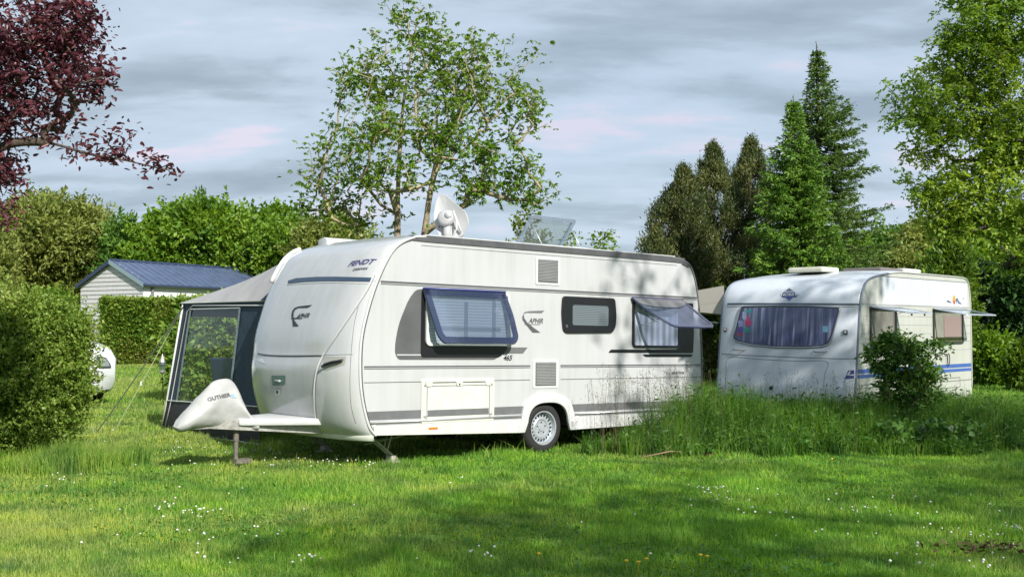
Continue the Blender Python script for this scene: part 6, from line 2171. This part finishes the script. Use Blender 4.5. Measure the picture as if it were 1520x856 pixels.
    # --- crowns in the background on the left
    def far(px, top, w, D, label, mat, seed, n=16000, ls=.16, name='broadleaf_tree', hfrac=.5, group=None, **kw):
        kw.setdefault('sprigs', n // 40); kw.setdefault('slen', ls * 3.2)
        x, tz, ww = fit_tree(px, top, w, D); gz = float(ground_z(0, D)); H_ = tz - gz
        rng = np.random.default_rng(seed)
        b = [(x, D, gz + H_ * .55, ww * .48, ww * .4, H_ * .43)]
        for i in range(7):
            a = rng.uniform(0, 6.28); rr = rng.uniform(.15, .30) * ww
            b.append((x + math.cos(a) * ww * .3, D + math.sin(a) * ww * .22, gz + H_ * rng.uniform(.45, .83), rr, rr, rr * rng.uniform(.7, 1.0)))
            bb = b[-1]
            if bb[2] + bb[5] > tz: b[-1] = (bb[0], bb[1], tz - bb[5] - .05, bb[3], bb[4], bb[5])
        b.append((x, D, gz + H_ * .3, ww * .42, ww * .35, H_ * .32))
        bush_tree(name, label, b, n, ls, mat, BARKD, seed, group=group, **kw)
    far(60, 292, 225, 55, 'wide olive green tree at the left edge behind the mobile home', G2, 101, n=34000, axis_up=.4, aspect=.4, lump=.2, name='willow_tree', ls=.24)
    far(-45, 320, 150, 50, 'olive green tree cut by the left edge of the photo', G2, 102, n=14000, axis_up=.4, aspect=.4, name='willow_tree')
    far(178, 312, 60, 52, 'small dark green round tree in the gap behind the mobile home', G3, 103, n=9000, ls=.16)
    far(150, 345, 70, 58, 'low olive tree just left of the mobile home ridge', G2, 104, n=9000, axis_up=.4)
    far(315, 300, 235, 54, 'broad bright green tree right behind the mobile home roof', G1, 105, n=52000, ls=.22, lump=.10)
    far(225, 325, 100, 52, 'bright green tree at the left shoulder of the broad one', G1, 106, n=15000, ls=.2)
    far(410, 303, 130, 56, 'green tree between the broad one and the olive one', G1, 107, n=20000, ls=.22)
    far(500, 312, 150, 50, 'olive and brown tinged tree behind the twin stems', G2, 108, n=18000, ls=.17)
    far(430, 330, 90, 52, 'lower green tree above the caravan awning roof', G1, 109, n=13000, ls=.18)
    # sprigs above the caravan roof
    far(785, 300, 62, 24, 'yellow green young tree behind the open skylight', leafmat('leaf_yellow_green', [(.07, .11, .012), (.13, .18, .02), (.2, .24, .03)], .35), 110, n=4200, ls=.09, core=.0, lump=.3, depth=.5)
    def young(px, top, w, D, label, mat, seed, n=150):
        x, tz, ww = fit_tree(px, top, w, D); gz = float(ground_z(0, D)); H_ = tz - gz
        blobs_ = [(0, 0, H_ * .78, ww * .3, ww * .3, H_ * .22), (0, 0, H_ * .6, ww * .5, ww * .4, H_ * .2)]
        leafy_tree('young_tree', label, (x, D, gz), [[(0, 0, -.1), (0, 0, H_ * .5), (0.02, 0, H_ * .97)]], blobs_, n, 12, .08, .085, mat, BARK, seed, rmax=.05, rtip=.004, step=.25, aspect=.5, droop=0)
    young(893, 330, 70, 22, 'young bright green tree poking above the rear roof of the large caravan', G1, 111)
    young(845, 345, 50, 22, 'low leafy sprig just right of the open skylight', G1, 112, 90)
    # --- the right background
    rt = [(1320, 330, 110, 62, G3, 'distant mixed green tree just right of the spruces', .2), (1380, 315, 110, 58, G2, 'distant olive tree right of centre behind the older caravan', .2), (1450, 318, 130, 60, G1, 'distant bright tree under the feathery branches', .22),
          (1270, 345, 90, 50, G1, 'green tree directly right of the spruce foot', .18), (1520, 300, 140, 64, G3, 'distant dark tree at the right edge', .22), (1345, 370, 100, 44, G2, 'lower olive tree above the roof of the older caravan', .16),
          (1245, 375, 80, 40, SPR, 'low green conifer bush behind the roof hatches of the older caravan', .14), (1150, 385, 70, 42, G3, 'low green tree between the two caravans above the roof line', .16), (1420, 355, 100, 42, G1, 'leafy tree above the rear end of the older caravan', .16), (1070, 395, 90, 36, G3, 'low dark tree above the gap between the caravans', .14)]
    for i, (px, top, w, D, m, lab, ls) in enumerate(rt):
        far(px, top, w, D, lab, m, 130 + i, n=13000, ls=ls)
    # light upright shrub and dark laurel to the right of the older caravan
    def shrub(px0, px1, top, bot_d, label, mat, seed, n, ls, name='shrub', dz=.5, **kw):
        kw.setdefault('sprigs', n // 45); kw.setdefault('slen', ls * 2.6)
        D = bot_d; x0 = (px0 - CX) / F * D; x1 = (px1 - CX) / F * D; gz = float(ground_z(0, D)); tz = px_at(0, top, D).z; H_ = tz - gz; cx = (x0 + x1) / 2; rx = (x1 - x0) / 2
        b = [(cx, D, gz + H_ * .5, rx, rx * dz, H_ * .5), (cx - rx * .35, D - rx * dz * .3, gz + H_ * .38, rx * .6, rx * dz * .7, H_ * .38), (cx + rx * .4, D, gz + H_ * .36, rx * .55, rx * dz * .7, H_ * .38)]
        bush_tree(name, label, b, n, ls, mat, BARKD, seed, cat='shrub', crown='foliage', stem='stems', tr=.05, **kw)
    shrub(250, 425, 452, 22.6, 'leafy green shrub seen through the porch awning window', GBEECH, 159, 26000, .10, dz=.35, name='garden_shrub')
    LIME = leafmat('leaf_lime', [(.05, .10, .012), (.10, .18, .018), (.17, .26, .03)], .35, cscale=1.0)
    shrub(1383, 1447, 330, 30, 'tall light green upright shrub right behind the older caravan', LIME, 151, 15000, .13, axis_up=.8, aspect=.35, name='upright_shrub')
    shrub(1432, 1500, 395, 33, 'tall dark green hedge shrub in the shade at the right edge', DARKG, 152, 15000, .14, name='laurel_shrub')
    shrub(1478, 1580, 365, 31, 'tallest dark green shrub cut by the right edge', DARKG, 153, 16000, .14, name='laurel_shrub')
    shrub(1448, 1500, 495, 27, 'low bright green bush beside the rear of the older caravan', G1, 154, 7000, .10, name='low_bush', dz=.6)
    shrub(1492, 1545, 510, 25, 'low leafy bush on the lawn at the right edge', LIME, 155, 6000, .10, name='low_bush', dz=.6)
    shrub(1015, 1110, 428, 30, 'bright yellow green hedge in the gap between the caravans', LIME, 156, 22000, .12, dz=.4, name='garden_hedge', lump=.06)
    shrub(1088, 1200, 440, 33, 'green hedge hidden behind the older caravan front', G1, 157, 8000, .14, dz=.4, name='garden_hedge')
    shrub(40, 117, 430, 48, 'trimmed green hedge left of the mobile home end wall', G1, 158, 20000, .13, dz=.3, name='garden_hedge', lump=.05)
    # --- clipped beech hedge in front of the mobile home
    D = 38.0
    x0 = (156 - CX) / F * D
    hedge_box('clipped_hedge', 'square clipped beech hedge in front of the mobile home', (x0, D), (x0 + 9.0, D + .6), 1.1, px_at(0, 444, D).z - float(ground_z(0, D)), 62000, .10, GBEECH, 31, lump=.12)
    # --- the big shrub at the left front
    D = 13.4; k = D / F
    def bs(px, py, rx, ry, dy=0, ryy=None):
        p = px_at(px, py, D + dy); return (p.x, p.y, p.z, rx * k, (ryy or rx * .9) * k, ry * k)
    blobs = [bs(10, 560, 118, 118), bs(70, 510, 62, 58, .1), bs(82, 575, 48, 70, .0), bs(50, 630, 58, 60, -.1), bs(-20, 500, 90, 70), bs(-10, 640, 90, 60, -.1), bs(20, 480, 60, 42, -.1), bs(98, 490, 36, 32)]
    bush_tree('left_front_shrub'.replace('left_front_', 'dense_'), 'big dense dark green shrub standing at the left edge of the lawn', blobs, 78000, .040, GSHRUB, BARKD, 33, cat='shrub', crown='foliage', stem='stems', tr=.05,
              depth=.16, lump=.17, aspect=.55, freq=2.9, core=.85, sprigs=1900, slen=.20)
    # --- bush in front of the older caravan's side
    GE = leafmat('leaf_elder', [(.03, .085, .016), (.055, .14, .022), (.10, .20, .03), (.17, .26, .05)], .3, cscale=2.5)
    D = 15.6; k = D / F
    base = np.array([(1345 - CX) / F * D, D, float(ground_z(0, D))])
    def be(px, py, rx, ry, dy=0):
        p = px_at(px, py, D + dy); return (p.x - base[0], p.y - base[1], p.z - base[2], rx * k, min(rx, ry) * 1.1 * k, ry * k)
    blobs = [be(1335, 515, 35, 24), be(1315, 530, 30, 22), be(1345, 550, 45, 28), be(1372, 520, 34, 14), be(1395, 515, 18, 9), be(1370, 560, 32, 24), be(1340, 580, 40, 26), be(1325, 500, 20, 12), be(1365, 595, 34, 22), be(1300, 520, 14, 14), be(1340, 610, 50, 18)]
    leafy_tree('elder_bush', 'small green bush with arching leafy twigs in front of the blue striped side', base, [[(0, 0, -.05), (-.05, 0, .35), (-.12, 0, .75)], [(0.02, 0, -.05), (.1, 0, .4), (.22, 0, .8)], [(.05, .05, -.05), (.12, .0, .3), (.35, -.05, .65)]],
               blobs, 420, 9, .05, .062, GE, BARKD, 55, rmax=.025, rtip=.0025, step=.12, cat='bush', droop=.2, aspect=.5, along=.3, expo=2.0, crown='foliage', shape='hex')
    # big leaved dock plants at the foot of the strip
    rng = np.random.default_rng(88)
    for i, (px, py, w) in enumerate(((1398, 632, 34), (1335, 640, 24), (1440, 628, 26))):
        D = 14.2; gx = (px - CX) / F * D; pos = np.stack([rng.normal(gx, w * D / F * .55, 70), rng.normal(D + .2, .12, 70), rng.uniform(.12, .42, 70)], 1)
        rt_ = empty('broad_leaved_plant', (gx, D + .2, 0), ('broad leaved dark plant at the foot of the small bush', 'broad leaved weed left of the foot of the small bush', 'broad leaved weed right of the foot of the small bush')[i], 'plant')
        v, f = leaves(pos - np.array([gx, D + .2, 0]), .10, rng, up=.8, aspect=.7, droop=.1)
        np_mesh('foliage', v, f, 4, DARKG if i == 0 else GE, rt_)
        segs = [(np.array([0, 0, 0]), q - np.array([gx, D + .2, 0]), .004, .003) for q in pos[:30]]
        v, f = tubes_np(segs, 4); np_mesh('stems', v, f, 4, G3, rt_)

    # --- trees behind the camera: they throw the shade that lies on the lawn and on both caravans
    sd = sun_dir
    def caster(target, t, rad, seed, label, nt=230, nl=11, sq=.8, ls=.17, spread=.24):
        """a tree whose crown stands t metres up the sun's path from the shaded spot"""
        c = Vector(target) + sd * t
        b0 = (c.x + .4, c.y - .3, 0)
        blobs_ = [(c.x - b0[0], c.y - b0[1], c.z, rad, rad, rad * sq)]
        rr = np.random.default_rng(seed)
        for i in range(4):
            a = rr.uniform(0, 6.28); blobs_.append((c.x - b0[0] + math.cos(a) * rad * .6, c.y - b0[1] + math.sin(a) * rad * .6, c.z + rr.uniform(-.4, .4) * rad, rad * .5, rad * .5, rad * .4))
        leafy_tree('shade_tree', label, b0, [[(0, 0, -.1), (.05, 0, c.z * .5), (c.x - b0[0], c.y - b0[1], c.z)]], blobs_, nt, nl, spread, ls, ROB, BARKD, seed, rmax=.16, rtip=.01, group='trees behind the viewpoint', step=.5, aspect=.6)
    caster((3.4, 9.0, 0), 16, 3.3, 201, 'leafy shade tree behind the viewpoint, right of centre', nt=250)
    caster((0.9, 7.6, 0), 17, 2.3, 202, 'leafy shade tree behind the viewpoint, straight behind', nt=180)
    caster((7.2, 12.6, 0), 16, 3.0, 203, 'leafy shade tree far right of the viewpoint', nt=280)
    caster((2.3, 15.9, 1.6), 15, 1.7, 204, 'slender shade tree right of the viewpoint', nt=26, nl=12)
    caster((4.7, 18.3, 1.3), 16, 1.75, 205, 'tall shade tree right of the viewpoint', nt=85, nl=16)


build_lawn()
build_flowers()
build_tall_grass()
build_litter()
carA, bvhA = build_caravan_a()
build_dish(carA)
build_hitch_cover()
porch, tl_, bl_ = build_porch()
build_guys(tl_)
build_lantern()
q = PA.M @ Vector((-1.95, 4.35, 0)); build_chair(Vector((q.x, q.y, float(ground_z(0, q.y)))), R(150), 'blue camping chair nearer the caravan inside the porch awning')
q = PA.M @ Vector((-1.80, 5.0, 0)); build_chair(Vector((q.x, q.y, float(ground_z(0, q.y)))), R(-60), 'blue camping chair nearer the outer wall of the porch awning')
build_caravan_b()
build_car()
build_home()
build_vegetation()
